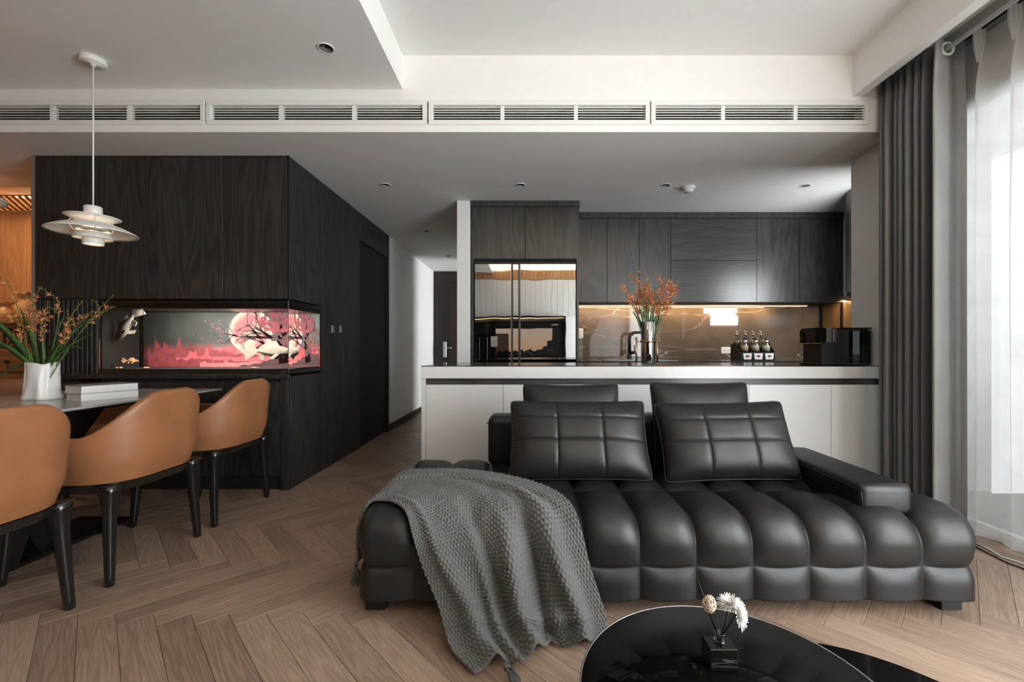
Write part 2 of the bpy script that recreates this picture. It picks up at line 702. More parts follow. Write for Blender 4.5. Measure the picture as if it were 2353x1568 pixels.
M['curtain_grey'] = fabric('curtain_grey', (0.135, 0.135, 0.137), 0.12, 0.0, 1500, 0.1, 0.38, 0.9)
M['curtain_lit_band'] = fabric('curtain_lit_band', (0.46, 0.46, 0.455), 0.30, 0.0, 1500, 0.1, 0.45, 0.6)  # bright band of light on the last panel, put into a paler colour
M['sheer'] = fabric('sheer', (0.84, 0.84, 0.835), 0.58, 0.22, 1200)
M['knit'] = fabric('knit', (0.106, 0.106, 0.103), 0, 0, 1600, 0.25)


def stone(name, base, var, vein, rough, scale=1.0, vein_w=0.012, bump=0.0):
    """polished stone: cloudy ground with thin pale veins"""
    t = NT(name)
    v = t.mapped((scale, scale, scale), rnd=False)
    cloud = t.noise(v, 3.0, 6, 0.6, 0.4)
    ground = t.ramp(cloud, [(0.25, tuple(c * (1 - var) for c in base)), (0.75, tuple(c * (1 + var) for c in base))])
    lines = None
    for ang, sc, off in ((28, 0.62, 0.0), (-38, 0.55, 3.7), (62, 0.45, 9.1)):
        mp = t.n('Mapping')
        mp.inputs['Rotation'].default_value = (0, math.radians(ang), math.radians(7))
        mp.inputs['Location'].default_value = (off, off * .7, off * 1.3)
        mp.inputs['Scale'].default_value = (0.35, 1.0, 2.2)
        t.l(v, mp.inputs['Vector'])
        nz = t.n('TexNoise')
        nz.inputs['Scale'].default_value = sc * 1.6
        nz.inputs['Detail'].default_value = 4
        nz.inputs['Roughness'].default_value = 0.42
        t.l(mp.outputs[0], nz.inputs['Vector'])
        d = t.math('ABSOLUTE', t.math('SUBTRACT', nz.outputs['Fac'], 0.5))
        ln = t.ramp(d, [(0.0, (1, 1, 1)), (vein_w * .35, (0, 0, 0))])
        lines = ln if lines is None else t.math('MAXIMUM', lines, ln)
    line = lines
    gate = t.ramp(t.noise(v, 2.2, 2), [(0.40, (0, 0, 0)), (0.62, (1, 1, 1))])
    fac = t.math('MULTIPLY', line, gate)
    t.set(color=t.mix(fac, ground, vein), rough=rough)
    return t.m


M['backsplash'] = stone('backsplash', (0.125, 0.100, 0.078), 0.30, (0.55, 0.48, 0.40), 0.045, 1.25, 0.010)
M['dark_stone'] = stone('dark_stone', (0.020, 0.021, 0.022), 0.35, (0.30, 0.30, 0.30), 0.16, 1.2, 0.008)
M['table_stone'] = plain('table_stone', (0.33, 0.325, 0.315), 0.22, var=0.06, bscale=30)


def plank_material():
    t = NT('oak_plank')
    uv = t.n('UVMap')
    mp = t.n('Mapping')
    mp.inputs['Scale'].default_value = (0.55, 8.0, 1)
    t.l(uv.outputs[0], mp.inputs['Vector'])
    low = t.noise(mp.outputs[0], 2.2, 2, 0.5, 0.35)
    bands = t.math('MULTIPLY_ADD', t.math('SINE', t.math('MULTIPLY', low, 70.0)), 0.5, 0.5)
    mf = t.n('Mapping')
    mf.inputs['Scale'].default_value = (6, 150, 1)
    t.l(uv.outputs[0], mf.inputs['Vector'])
    fib = t.noise(mf.outputs[0], 2.0, 4, 0.6)
    mt = t.n('Mapping')
    mt.inputs['Scale'].default_value = (0.35, 0.35, 1)
    t.l(uv.outputs[0], mt.inputs['Vector'])
    tone = t.noise(mt.outputs[0], 1.0, 1)
    h = t.math('ADD', t.math('MULTIPLY', bands, 0.20), t.math('MULTIPLY', fib, 0.60))
    h = t.math('ADD', h, t.math('MULTIPLY_ADD', tone, 0.9, -0.38))
    t.set(color=t.ramp(h, [(0.20, (0.190, 0.128, 0.092)), (0.85, (0.440, 0.318, 0.236))]), rough=0.42, spec=0.4)
    t.bump(h, 0.12, 0.0006)
    return t.m


M['plank'] = plank_material()
M['joint'] = plain('joint', (0.05, 0.032, 0.022), 0.9)
# ================================================================== the room
LOW, MID, HIGH = 2.40, 2.674, 2.89     # kitchen/hall ceiling, dining ceiling, tray ceiling
BEAM = 2.78
W = M['white_paint']
CE = M['ceiling_paint']

# ---- floor: oak herringbone, single planks near the camera, the rest joined
fl = struct('floor', M['joint'], MB().box(-5.7, 2.62, -1.5, 8.0, -0.06, -0.006).box(2.62, 3.3, 3.11, 5.0, -0.06, -0.006))
PL, PW = 0.60, 0.102


def plank_mb(l, w):
    """one plank, chamfered on top, its length along local x, top face at z = 0"""
    c, g = 0.0009, 0.0005
    mb = MB()
    x0, x1, y0, y1 = g, l - g, g, w - g
    v = [(x0, y0, -.006), (x1, y0, -.006), (x1, y1, -.006), (x0, y1, -.006),
         (x0, y0, -c), (x1, y0, -c), (x1, y1, -c), (x0, y1, -c),
         (x0 + c, y0 + c, 0), (x1 - c, y0 + c, 0), (x1 - c, y1 - c, 0), (x0 + c, y1 - c, 0)]
    f = [(8, 9, 10, 11)]
    for i in range(4):
        j = (i + 1) % 4
        f += [(i, j, 4 + j, 4 + i), (4 + i, 4 + j, 8 + j, 8 + i)]
    return mb.add(v, f)


def set_uv(me, fn):
    uv = me.uv_layers.new(name='UVMap')
    for lp in me.loops:
        uv.data[lp.index].uv = fn(me.vertices[lp.vertex_index].co, lp.index)


plank_meshes = []
for k in range(24):
    me = plank_mb(PL, PW).mesh('plank', M['plank'])
    ou, ov = random.uniform(0, 60), random.uniform(0, 60)
    set_uv(me, lambda co, i, ou=ou, ov=ov: (co.x + ou, co.y + ov))
    plank_meshes.append(me)
planks = []
c45 = math.sqrt(0.5)
X_OFF, Y_OFF = -1.2296, 1.599          # a plank corner measured in the photograph


def herr(u, v):
    """pattern frame (u, v) -> floor: u runs along (1,-1), v along (1,1)"""
    return ((u + v) * c45 + X_OFF, (v - u) * c45 + Y_OFF)


for a in range(-90, 110):
    for b in range(-14, 14):
        for typ in (0, 1):
            u, v = a * PW + b * PL, a * PW - b * PL
            if typ == 0:
                org, ang = (u, v), -PI / 4
                cu, cv = u + PL / 2, v + PW / 2
            else:
                u, v = u + PL, v + PW - PL
                org, ang = (u + PW, v), PI / 4
                cu, cv = u + PW / 2, v + PL / 2
            x, y = herr(cu, cv)
            if not (-5.4 < x < 2.75 and -1.25 < y < 7.7):
                continue
            if x < -2.15 and y > 3.5 and x > -3.9:
                continue
            ox, oy = herr(*org)
            s = 1.0 if y < .2 else 0
            px, py = (CX + F * x / y, CY + F * EYE / y) if y > .2 else (1e5, 1e5)
            vis = -150 < px < 2500 and py < 1700
            planks.append(((0 if vis else 1, y), ox, oy, ang))
planks.sort(key=lambda p: p[0])
rest = MB()
rest_uv = []
pm0 = plank_mb(PL, PW)
for i, (_k, ox, oy, ang) in enumerate(planks):
    if i < 300:
        o = bpy.data.objects.new('plank', random.choice(plank_meshes))
        o.location = (ox, oy, random.uniform(-0.0003, 0.0003))
        o.rotation_euler = (0, 0, ang)
        o.parent = fl
        COL.objects.link(o)
    else:
        ca, sa = math.cos(ang), math.sin(ang)
        ou, ov = random.uniform(0, 60), random.uniform(0, 60)
        rest.add([(ox + p[0] * ca - p[1] * sa, oy + p[0] * sa + p[1] * ca, p[2]) for p in pm0.v], pm0.f)
        rest_uv += [(p[0] + ou, p[1] + ov) for p in pm0.v]
rm = rest.build('planks_beyond', M['plank'], fl)
uvl = rm.data.uv_layers.new(name='UVMap')
for lp in rm.data.loops:
    uvl.data[lp.index].uv = rest_uv[lp.vertex_index]
tag(rm, kind='stuff')

# ---- ceilings and the beam
sbox('ceiling_dining', CE, -5.7, -0.81, -1.5, BEAM, MID, 2.98)
sbox('ceiling_tray', CE, -0.81, 2.6, -1.5, BEAM, HIGH, 2.98)
mb = MB().box(-5.7, 3.4, 2.966, 8.0, LOW, 2.98)
mb.box(-5.7, 3.4, 2.90, 2.966, LOW, 2.43)
struct('ceiling_kitchen', CE, mb)
sbox('light_block_roof', CE, -5.8, 3.5, -1.6, 8.1, 2.981, 3.02)  # unseen slab added to keep sky light from leaking in above the ceilings
mb = MB().box(-5.7, 2.62, BEAM, 2.90, LOW, 2.452)
mb.box(-5.7, 2.62, BEAM, 2.90, 2.592, 2.98)
mb.box(2.165, 2.62, BEAM, 2.90, 2.452, 2.592)
struct('beam', CE, mb)
sbox('wall_above_beam', M['vent_dark'], -5.7, 2.62, 2.955, 2.965, 2.431, 2.98)
mb = MB().box(2.063, 2.127, -1.5, BEAM, 2.627, HIGH)
struct('trim_1', CE, mb)
sbox('ceiling_pelmet', CE, 2.127, 2.6, -1.5, BEAM, 2.80, 2.86)

# ---- outer walls
mb = MB().box(2.50, 2.62, -1.5, 2.78, 2.42, 2.98)
mb.box(2.50, 2.62, 2.70, 2.9, 0, 2.45)
mb.box(2.50, 2.62, -1.5, -1.35, 0, 2.45)
struct('wall_right', W, mb)
sbox('wall_pier', W, 2.36, 2.62, 2.86, 3.19, 0, LOW)
mb = MB().box(2.62, 3.3, 3.11, 3.19, 0, 1.32)
mb.box(2.5, 3.3, 3.11, 3.19, 1.92, LOW)
mb.box(3.04, 3.3, 3.11, 3.19, 1.32, 1.92)
mb.box(2.36, 2.5, 3.19, 3.195, 0, LOW)
struct('wall_kitchen_front', W, mb)
sbox('wall_kitchen_side', W, 3.19, 3.3, 3.19, 4.86, 0, LOW)
sbox('wall_kitchen_back', W, -0.545, 3.3, 4.76, 4.86, 0, LOW)
sbox('wall_left', M['orange_wood'], -5.7, -5.6, -1.5, 4.3, 0, 2.98)
sbox('wall_back', W, -5.7, 2.6, -1.5, -1.42, 0, 2.98)
# partition between hall and kitchen: its end is the pale upright beside the refrigerator
sbox('wall_partition', W, -0.68, -0.556, 4.08, 6.85, 0, LOW)
sbox('wall_hall_right', W, -0.56, 1.62, 6.78, 6.85, 0, LOW)
mb = MB().box(1.62, 1.74, 6.78, 7.93, 0, 0.6)
mb.box(1.62, 1.74, 6.78, 7.93, 2.30, LOW)
struct('wall_hall_window', W, mb)
sbox('wall_hall_left', W, -1.80, -1.73, 5.35, 7.85, 0, LOW)
sbox('wall_hall_end', M['brown_door'], -1.8, 1.62, 7.83, 7.93, 0, LOW)
sbox('baseboard_hall', M['brown_door'], -1.73, -1.715, 5.35, 7.83, 0, 0.085)

# hall end door
d = struct('door_1', M['brown_door'], MB().box(-1.50, -0.62, 7.79, 7.83, 0, 2.17))
MB().box(-1.42, -0.70, 7.775, 7.79, 0.02, 2.10, 0.004).build('door_leaf', M['brown_door'], d)
hx = (1022 - CX) * 7.77 / F
MB().box(hx - .03, hx + .03, 7.76, 7.775, 0.85, 1.13, 0.004).tube([(hx, 7.76, 1.02), (hx, 7.72, 1.02), (hx + .13, 7.72, 1.02)], 0.011).build('door_handle', M['steel'], d)

# windows
wn = struct('window_1', M['vent_white'], MB().box(2.49, 2.53, -1.37, 2.72, 2.37, 2.43).box(2.49, 2.53, -1.37, 2.72, 0.0, 0.05))
for y in (-1.35, -0.02, 1.32, 2.68):
    part('window_frame', M['dark_steel'], wn, 2.505, 2.545, y - .03, y + .03, 0.05, 2.37)
for y0, y1 in ((-1.32, -.05), (.01, 1.29), (1.35, 2.65)):
    part('pane', M['pane'], wn, 2.523, 2.527, y0, y1, 0.05, 2.37)
wn = struct('window_2', M['vent_white'], MB().box(2.50, 3.04, 3.13, 3.17, 1.30, 1.33).box(2.50, 3.04, 3.13, 3.17, 1.90, 1.93))
for x in (2.51, 3.03):
    part('window_frame', M['vent_white'], wn, x - .012, x + .012, 3.13, 3.17, 1.33, 1.90)
part('pane', M['pane'], wn, 2.522, 3.018, 3.148, 3.152, 1.33, 1.90)
wn = struct('window_3', M['vent_white'], MB().box(1.64, 1.70, 6.85, 7.83, 0.6, 0.64).box(1.64, 1.70, 6.85, 7.83, 2.26, 2.30))
part('pane', M['pane'], wn, 1.668, 1.672, 6.86, 7.82, 0.64, 2.26)
# balcony outside the big window
sbox('floor_balcony', M['joint'], 2.62, 3.75, -1.5, 3.11, -0.08, -0.02)
sbox('wall_balcony', W, 3.65, 3.75, -1.5, 3.11, -0.02, 0.95)

# ---- dark panelled block on the left: hall side
XS = -1.726
blk = sbox('wall_cabinet_side', M['black_matte'], -3.5, XS - 0.022, 3.70, 5.30, 0, LOW)
ys = [3.117, 3.62, 4.02, 4.425]
part('panel', M['dark_wood'], blk, XS - .02, XS, 3.624, 4.022, 0.0, LOW - .002, 0.0012)
part('panel', M['dark_wood'], blk, XS - .02, XS, 4.024, 4.424, 0.0, LOW - .002, 0.0012)
part('panel', M['dark_wood'], blk, XS - .02, XS, 4.426, 5.35, 2.12, LOW - .002, 0.0012)
part('panel', M['dark_wood'], blk, XS - .02, XS, 5.30, 5.35, 0.0, 2.118, 0.0012)
part('door_reveal', M['dark_wood'], blk, XS - .14, XS - .02, 5.30, 5.35, 0.0, LOW)
d = struct('door_2', M['dark_wood'], MB().box(XS - .14, XS - .11, 4.44, 5.30, 0.0, 2.118, 0.002))
hy = 5.05
MB().box(XS - .11, XS - .10, hy - .025, hy + .025, 0.86, 1.12, 0.003).tube([(XS - .10, hy, 1.0), (XS - .06, hy, 1.0), (XS - .06, hy - .12, 1.0)], 0.009).build('door_handle', M['black_metal'], d)

# ---- air-conditioning grilles on the beam
vents = [(-3.55, -2.072, 'furthest along, over the white pendant lamps'), (-2.062, -0.655, 'over the black cabinet corner'),
         (-0.645, 0.767, 'over the refrigerator cabinet'), (0.775, 2.165, 'next to the grey curtain')]
sl_me = None
for (x0, x1, where) in vents:
    t = thing('air_vent', 'white slatted air grille set in the beam, ' + where, 'air vent', ((x0 + x1) / 2, BEAM, 2.45), 'air grilles along the ceiling beam')
    z0, z1 = 2.452, 2.592
    mb = MB()
    y0, y1 = BEAM - .008, BEAM + .030
    mb.box(x0, x1, y0, y1, z0 - .008, z0 + .022, 0.002)
    mb.box(x0, x1, y0, y1, z1 - .022, z1 + .008, 0.002)
    mb.box(x0, x0 + .028, y0, y1, z0 + .022, z1 - .022, 0.001)
    mb.box(x1 - .028, x1, y0, y1, z0 + .022, z1 - .022, 0.001)
    mb.build('frame', M['vent_white'], t)
    for k in (1, 2):
        xd = x0 + (x1 - x0) * k / 3
        part('divider', M['vent_white'], t, xd - .012, xd + .012, BEAM + .004, BEAM + .035, z0 + .022, z1 - .022)
    n = 6
    for k in range(n):
        z = z0 + .022 + (z1 - z0 - .044) * (k + .5) / n
        cy, cz = BEAM + .012, z
        a = math.radians(28)
        MB().obox(((x0 + x1) / 2, cy, cz), (1, 0, 0), (0, math.cos(a), math.sin(a)), (0, -math.sin(a), math.cos(a)), (x1 - x0) / 2 - .028, .0085, .0022).build('slat', M['vent_white'], t)

# ---- recessed downlights and the smoke detector
def downlight(px, py, z, label, r=.043):
    p = G(px, py, z)
    t = thing('recessed_downlight', label, 'downlight', (p.x, p.y, z), 'recessed ceiling downlights')
    MB().lathe([(r * .84, -.001), (r * .86, -.005), (r * 1.0, -.004), (r * 1.04, 0.0)], (p.x, p.y, z), 32).build('trim_ring', M['white_plastic'], t)
    MB().lathe([(0.0, -.0012), (r * .5, -.0012), (r * .85, -.0030)], (p.x, p.y, z), 28).build('baffle', M['gloss_black'], t)
    MB().tube([(p.x - r * .1, p.y - r * .55, z - .004), (p.x - r * .1, p.y + r * .1, z - .003)], 0.0022, 6).build('reflector', M['steel'], t)


downlight(749, 110, MID, 'round black downlight in the dining ceiling beside the tray edge', .044)
downlight(886, 425, LOW, 'round black downlight in the kitchen ceiling nearest the dark wood block')
downlight(1196, 425, LOW, 'round black downlight in the ceiling before the refrigerator cabinet')
downlight(1529, 426, LOW, 'round black downlight in the kitchen ceiling beside the smoke detector')
downlight(1850, 427, LOW, 'round black downlight in the kitchen ceiling beside the extractor hood')
downlight(980, 531, LOW, 'small black downlight at the near end of the dim hall ceiling')
downlight(1031, 588, LOW, 'small black downlight at the far end of the dim hall ceiling')
p = G(1582, 430, LOW)
t = thing('smoke_detector', 'round white smoke detector on the kitchen ceiling', 'smoke detector', (p.x, p.y, LOW))
MB().lathe([(.055, 0), (.056, -.018), (.05, -.022), (.046, -.022)], (p.x, p.y, LOW), 32).build('base', M['white_plastic'], t)
MB().lathe([(.043, -.018), (.043, -.034), (.036, -.044), (.0, -.047)], (p.x, p.y, LOW), 32).build('sensor_head', M['white_plastic'], t)

# light switches on the dark hall side
for px, lab in ((765, 'small silver switch plate on the dark panels, nearer the fish tank'), (783, 'small silver switch plate on the dark panels, further from the fish tank')):
    Y = XS * F / (px - CX)
    z = EYE - (757 - CY) * Y / F
    t = thing('switch_plate', lab, 'switch', (XS, Y, z), 'switches on the dark panelling')
    part('plate', M['dark_steel'], t, XS, XS + .006, Y - .042, Y + .042, z - .038, z + .038, .002)
    part('rocker', M['steel'], t, XS + .006, XS + .009, Y - .030, Y - .002, z - .03, z + .03, .001)
    part('rocker', M['dark_steel'], t, XS + .006, XS + .009, Y + .002, Y + .030, z - .03, z + .03, .001)
# ================================================================== dark wall unit with the fish tank
YF = 3.115
XL, XR = -3.54, XS
t = thing('overhead_cabinet', 'tall row of four dark wood cupboard doors above the fish tank', 'cabinet', ((XL + XR) / 2, YF + .3, 1.37))
part('carcass', M['black_matte'], t, XL, XR - .023, YF + .022, 3.69, 1.372, LOW - .001)
xs = [XL, -3.095, -2.643, -2.195, XR - .006]
for i in range(4):
    part('door', M['dark_wood'], t, xs[i] + .0015, xs[i + 1] - .0015, YF, YF + .021, 1.372, LOW - .012, .0015)
part('corner_trim', M['black_metal'], t, XR - .006, XR + .001, YF - .002, YF + .006, 1.365, LOW - .001)
part('side_panel', M['dark_wood'], t, XR - .02, XR, 3.124, 3.622, 1.372, LOW - .002, .0012)
part('top_rail', M['dark_wood'], t, XL, XR - .006, YF + .004, YF + .022, LOW - .011, LOW - .001)
sbox('trim_2', M['trim_metal'], XL - .022, XL - .001, YF - .004, YF + .30, 0.0, LOW)
sbox('wall_cabinet_left_end', M['orange_wood'], XL - .03, XL - .001, YF + .30, 3.72, 0, LOW)

t = thing('fluted_panel', 'fluted black wood panel between the altar niche and the fish tank', 'panel', (-3.32, YF, .80))
part('backing', M['black_matte'], t, XL, -3.095, YF + .02, 3.3, .80, 1.37)
n = 13
for k in range(n):
    x = XL + .005 + (XL * -1 - 3.10) * (k + .5) / n
    part('slat', M['dark_wood'], t, x - .0115, x + .0115, YF + .004, YF + .022, .80, 1.37, .003)

t = thing('base_cabinet', 'low black wood cabinet carrying the fish tank', 'cabinet', ((XL + XR) / 2, YF + .3, 0))
part('carcass', M['black_matte'], t, XL + .45, XR - .023, YF + .022, 3.69, .07, .80)
part('ledge', M['dark_wood'], t, XL, XR - .001, YF - .004, YF + .03, .80, .83, .002)
xs = [XL, -3.095, -2.643, -2.195, XR - .06]
for i in range(4):
    part('door', M['dark_wood'], t, xs[i] + .0015, xs[i + 1] - .0015, YF + .004, YF + .022, .10, .775, .002)
part('corner_post', M['dark_wood'], t, XR - .058, XR - .001, YF - .001, YF + .022, .0, .80, .002)
part('side_panel', M['dark_wood'], t, XR - .02, XR, 3.140, 3.622, 0, .815, .0012)
part('plinth', M['black_matte'], t, XL, XR - .03, YF + .03, YF + .06, 0, .10)

# ---- the tank: water box seen through its front and side glass
TX0, TX1, TY0, TY1, TZ0, TZ1 = -3.085, XR - .004, YF + .004, 3.60, .862, 1.325
t = thing('aquarium', 'lit corner fish tank with a red moonlit landscape backdrop', 'fish tank', ((TX0 + TX1) / 2, (TY0 + TY1) / 2, .83))
part('water', M['water'], t, TX0, TX1, TY0, TY1, TZ0, TZ1)
part('rim', M['gloss_black'], t, TX0, TX1, TY0 + .001, TY1, TZ1 + .002, 1.362)
part('base_band', M['black_lacquer'], t, TX0, TX1, TY0 + .001, TY1, .832, TZ0 - .002)
part('corner_seam', M['steel'], t, TX1 + .0005, TX1 + .004, TY0 - .004, TY0 - .0005, TZ0 - .02, 1.362)
part('lamp_housing', M['black_plastic'], t, TX0 + .02, TX1 - .02, TY0 + .02, TY1 - .03, 1.302, 1.322)
part('tank_wall', M['black_matte'], t, TX0 + .002, TX0 + .008, TY0 + .02, TY1 - .004, TZ0 + .002, TZ1 - .004)
part('tank_floor', M['black_matte'], t, TX0 + .01, TX1 - .006, TY0 + .02, TY1 - .02, TZ0 + .001, TZ0 + .008)
part('divider', M['smoked'], t, -2.79, -2.785, TY0 + .03, TY0 + .033, TZ0 + .01, 1.30)
YB = TY1 - .012


def backdrop_material():
    """night sky over red peaks with a big pale moon: a printed film"""
    m = NT('tank_backdrop')
    tc = m.n('TexCoord')
    sp = m.n('SeparateXYZ')
    m.l(tc.outputs['Object'], sp.inputs[0])
    x, z = sp.outputs[0], sp.outputs[2]
    nv = m.n('TexNoise')
    nv.inputs['Scale'].default_value = 7.0
    nv.inputs['Detail'].default_value = 8
    m.l(tc.outputs['Object'], nv.inputs['Vector'])
    nz = nv.outputs['Fac']
    cmb = m.n('CombineXYZ')
    m.l(m.math('MULTIPLY', x, 16.0), cmb.inputs[0])
    m.l(m.math('MULTIPLY', z, 2.2), cmb.inputs[2])
    n1 = m.n('TexNoise')
    n1.inputs['Scale'].default_value = 1.0
    n1.inputs['Detail'].default_value = 6
    m.l(cmb.outputs[0], n1.inputs['Vector'])
    sky = m.ramp(nz, [(0.3, (0.030, 0.032, 0.030)), (0.7, (0.070, 0.073, 0.066))])
    red = m.ramp(nz, [(0.30, (0.10, 0.010, 0.014)), (0.50, (0.50, 0.060, 0.075)), (0.70, (0.80, 0.22, 0.22))])
    mist = m.n('MapRange')
    m.l(m.math('ADD', z, m.math('MULTIPLY', nz, 0.12)), mist.inputs[0])
    mist.inputs[1].default_value = 0.04
    mist.inputs[2].default_value = -0.06
    dx = m.math('SUBTRACT', x, 0.215)
    dz = m.math('SUBTRACT', z, 0.065)
    dist = m.math('SQRT', m.math('ADD', m.math('MULTIPLY', dx, dx), m.math('MULTIPLY', dz, dz)))
    disc = m.ramp(dist, [(0.168, (1, 1, 1)), (0.173, (0, 0, 0))])
    rim = m.ramp(dist, [(0.125, (0, 0, 0)), (0.166, (1, 1, 1))])
    face = m.mix(m.ramp(nz, [(0.50, (1, 1, 1)), (0.62, (0, 0, 0))]), (0.80, 0.66, 0.50), (0.74, 0.17, 0.18))
    face = m.mix(rim, face, (0.90, 0.86, 0.70))
    c = m.mix(disc, sky, face)
    c = m.mix(mist.outputs[0], c, red)
    fade = m.n('MapRange')  # tank lamp's falloff put into the colour: film darkens towards the far end
    m.l(x, fade.inputs[0])
    fade.inputs[1].default_value = -0.62
    fade.inputs[2].default_value = 0.05
    fade.inputs[3].default_value = 0.12
    fade.inputs[4].default_value = 1.0
    c = m.mix(fade.outputs[0], (0.004, 0.003, 0.003), c)
    m.set(color=c, rough=0.6, emit=c, estr=0.30)  # film given a faint glow of its own, in place of lamp light
    return m.m


bx = -2.42
bd = MB().box(TX0 + .05, TX1 - .004, YB, YB + .004, TZ0 + .002, 1.30).build('backdrop', backdrop_material(), t)
# give the film its own centred coordinates
off = Vector((bx, YB, 1.085)) - wloc(bd)
bd.data.transform(Matrix.Translation(-off))
bd.location = off
M['print_trunk'] = plain('print_trunk', (0.045, 0.018, 0.020), 0.7, var=0.3, emit=(0.045, 0.018, 0.020), estr=0.4)  # printed shapes also glow a little, added to match the film
M['print_blossom'] = plain('print_blossom', (0.15, 0.018, 0.030), 0.7, var=0.7, bscale=90, emit=(0.15, 0.014, 0.026), estr=0.35)
M['print_petal'] = plain('print_petal', (0.90, 0.20, 0.30), 0.7, emit=(0.9, 0.2, 0.3), estr=0.5)
rnd = random.Random(3)
yb = YB - .0026


def ribbon(mb, pts, w0, w1):
    n = len(pts)
    vs = []
    for i, (x, z) in enumerate(pts):
        a, b = pts[max(i - 1, 0)], pts[min(i + 1, n - 1)]
        dx, dz = b[0] - a[0], b[1] - a[1]
        L = math.hypot(dx, dz) or 1
        w = w0 + (w1 - w0) * i / (n - 1)
        vs += [(x - dz / L * w, yb, z + dx / L * w), (x + dz / L * w, yb, z - dx / L * w)]
    mb.add(vs, [(2 * i, 2 * i + 1, 2 * i + 3, 2 * i + 2) for i in range(n - 1)])


def branch(mb, x, z, a, L, w, depth):
    pts = [(x, z)]
    for k in range(5):
        a += rnd.uniform(-.35, .35)
        x += math.cos(a) * L / 5
        z += math.sin(a) * L / 5
        pts.append((x, z))
    ribbon(mb, pts, w, w * .5)
    if depth:
        for k in range(2 + (depth > 1)):
            q = pts[rnd.randint(2, 5)]
            branch(mb, q[0], q[1], a + rnd.uniform(-.9, .9), L * .62, w * .5, depth - 1)


tr = MB()
tx = -1.955
ribbon(tr, [(tx + .02, .90), (tx + .005, .98), (tx - .012, 1.06), (tx, 1.14), (tx + .01, 1.22)], .050, .024)
for a, z, L in ((2.7, 1.04, .20), (2.95, 1.10, .22), (2.3, 1.14, .17), (1.9, 1.18, .12), (.6, 1.12, .10), (3.3, 1.02, .15)):
    branch(tr, tx - .006, z, a, L * 1.25, .014, 3)
tr.build('printed_tree', M['print_trunk'], bd)
bl = MB()
for k in range(260):
    a, r = rnd.uniform(0, 2 * PI), math.sqrt(rnd.random())
    cx, cz = tx - .03 + r * .15 * math.cos(a), 1.225 + r * .085 * math.sin(a)
    if cz > 1.298 or cx > TX1 - .01:
        continue
    s = rnd.uniform(.006, .016)
    bl.add([(cx + s * math.cos(q * PI / 3) * rnd.uniform(.6, 1.2), yb - .0006 - k * 1e-6, cz + s * math.sin(q * PI / 3) * rnd.uniform(.6, 1.2)) for q in range(6)], [tuple(range(6))])
for k in range(70):
    cx, cz = rnd.uniform(tx - .02, TX1 - .01), rnd.uniform(.95, 1.2)
    s = rnd.uniform(.006, .014)
    bl.add([(cx + s * math.cos(q * PI / 3) * rnd.uniform(.6, 1.2), yb - .0009 - k * 1e-6, cz + s * math.sin(q * PI / 3) * rnd.uniform(.6, 1.2)) for q in range(6)], [tuple(range(6))])
tag(bl.build('printed_blossom', M['print_blossom'], bd), kind='stuff')
pe = MB()
for k in range(46):
    cx, cz = rnd.gauss(-2.40, .09), rnd.gauss(1.13, .045)
    s = rnd.uniform(.004, .009)
    a = rnd.uniform(0, PI)
    pe.add([(cx + s * math.cos(a + q * PI / 2) * (1 if q % 2 else .45), yb - k * 1e-6, cz + s * math.sin(a + q * PI / 2) * (1 if q % 2 else .45)) for q in range(4)], [(0, 1, 2, 3)])
tag(pe.build('printed_petals', M['print_petal'], bd), kind='stuff')
def ridge_print(col, x0, x1, zb, hmax, seed, k0):
    q = random.Random(seed)
    pts, x = [(x0, TZ0 + .004)], x0
    while x < x1:
        h = 0
        for o_, (f_, w_) in enumerate(((7, .50), (17, .28), (41, .15), (95, .09))):
            h += w_ * (1 - abs(mnoise.noise(Vector((x * f_, seed * 3.7, o_ * 5.1)))) * 2)
        pts.append((x, zb + max(h, 0) ** 3.0 * hmax * smooth(x1, x0 + .2, x)))
        x += q.uniform(.004, .009)
    pts.append((x1, TZ0 + .004))
    m = MB().prism(pts, YB - .0006 - k0, YB - .0002 - k0)
    m.build('printed_ridge', col, bd)


def print_ink(name, c, e=.30):
    return plain(name, c, .7, var=.35, bscale=80, emit=c, estr=e)  # ink with the same added glow


ridge_print(print_ink('ink_far', (.20, .034, .040)), TX0 + .08, -2.15, .965, .22, 4, 0)
ridge_print(print_ink('ink_mid', (.42, .075, .08)), TX0 + .30, -2.05, .945, .12, 8, .0005)
ridge_print(print_ink('ink_near', (.20, .028, .035)), TX0 + .12, -2.0, .915, .055, 12, .0010)
ridge_print(print_ink('ink_shore', (.62, .14, .14)), -2.6, -1.75, .900, .035, 15, .0013)
hl = MB()
pts = [(TX0 + .06, .872)]
x = -2.30
pts.append((x, .872))
while x < TX1 - .03:
    x += .025
    pts.append((x, .882 + .085 * smooth(-2.25, -1.88, x) + rnd.uniform(-.006, .008)))
pts.append((TX1 - .01, .872))
hl.prism(pts, YB - .0026, YB - .0020)
hl.build('printed_hill', M['print_trunk'], bd)


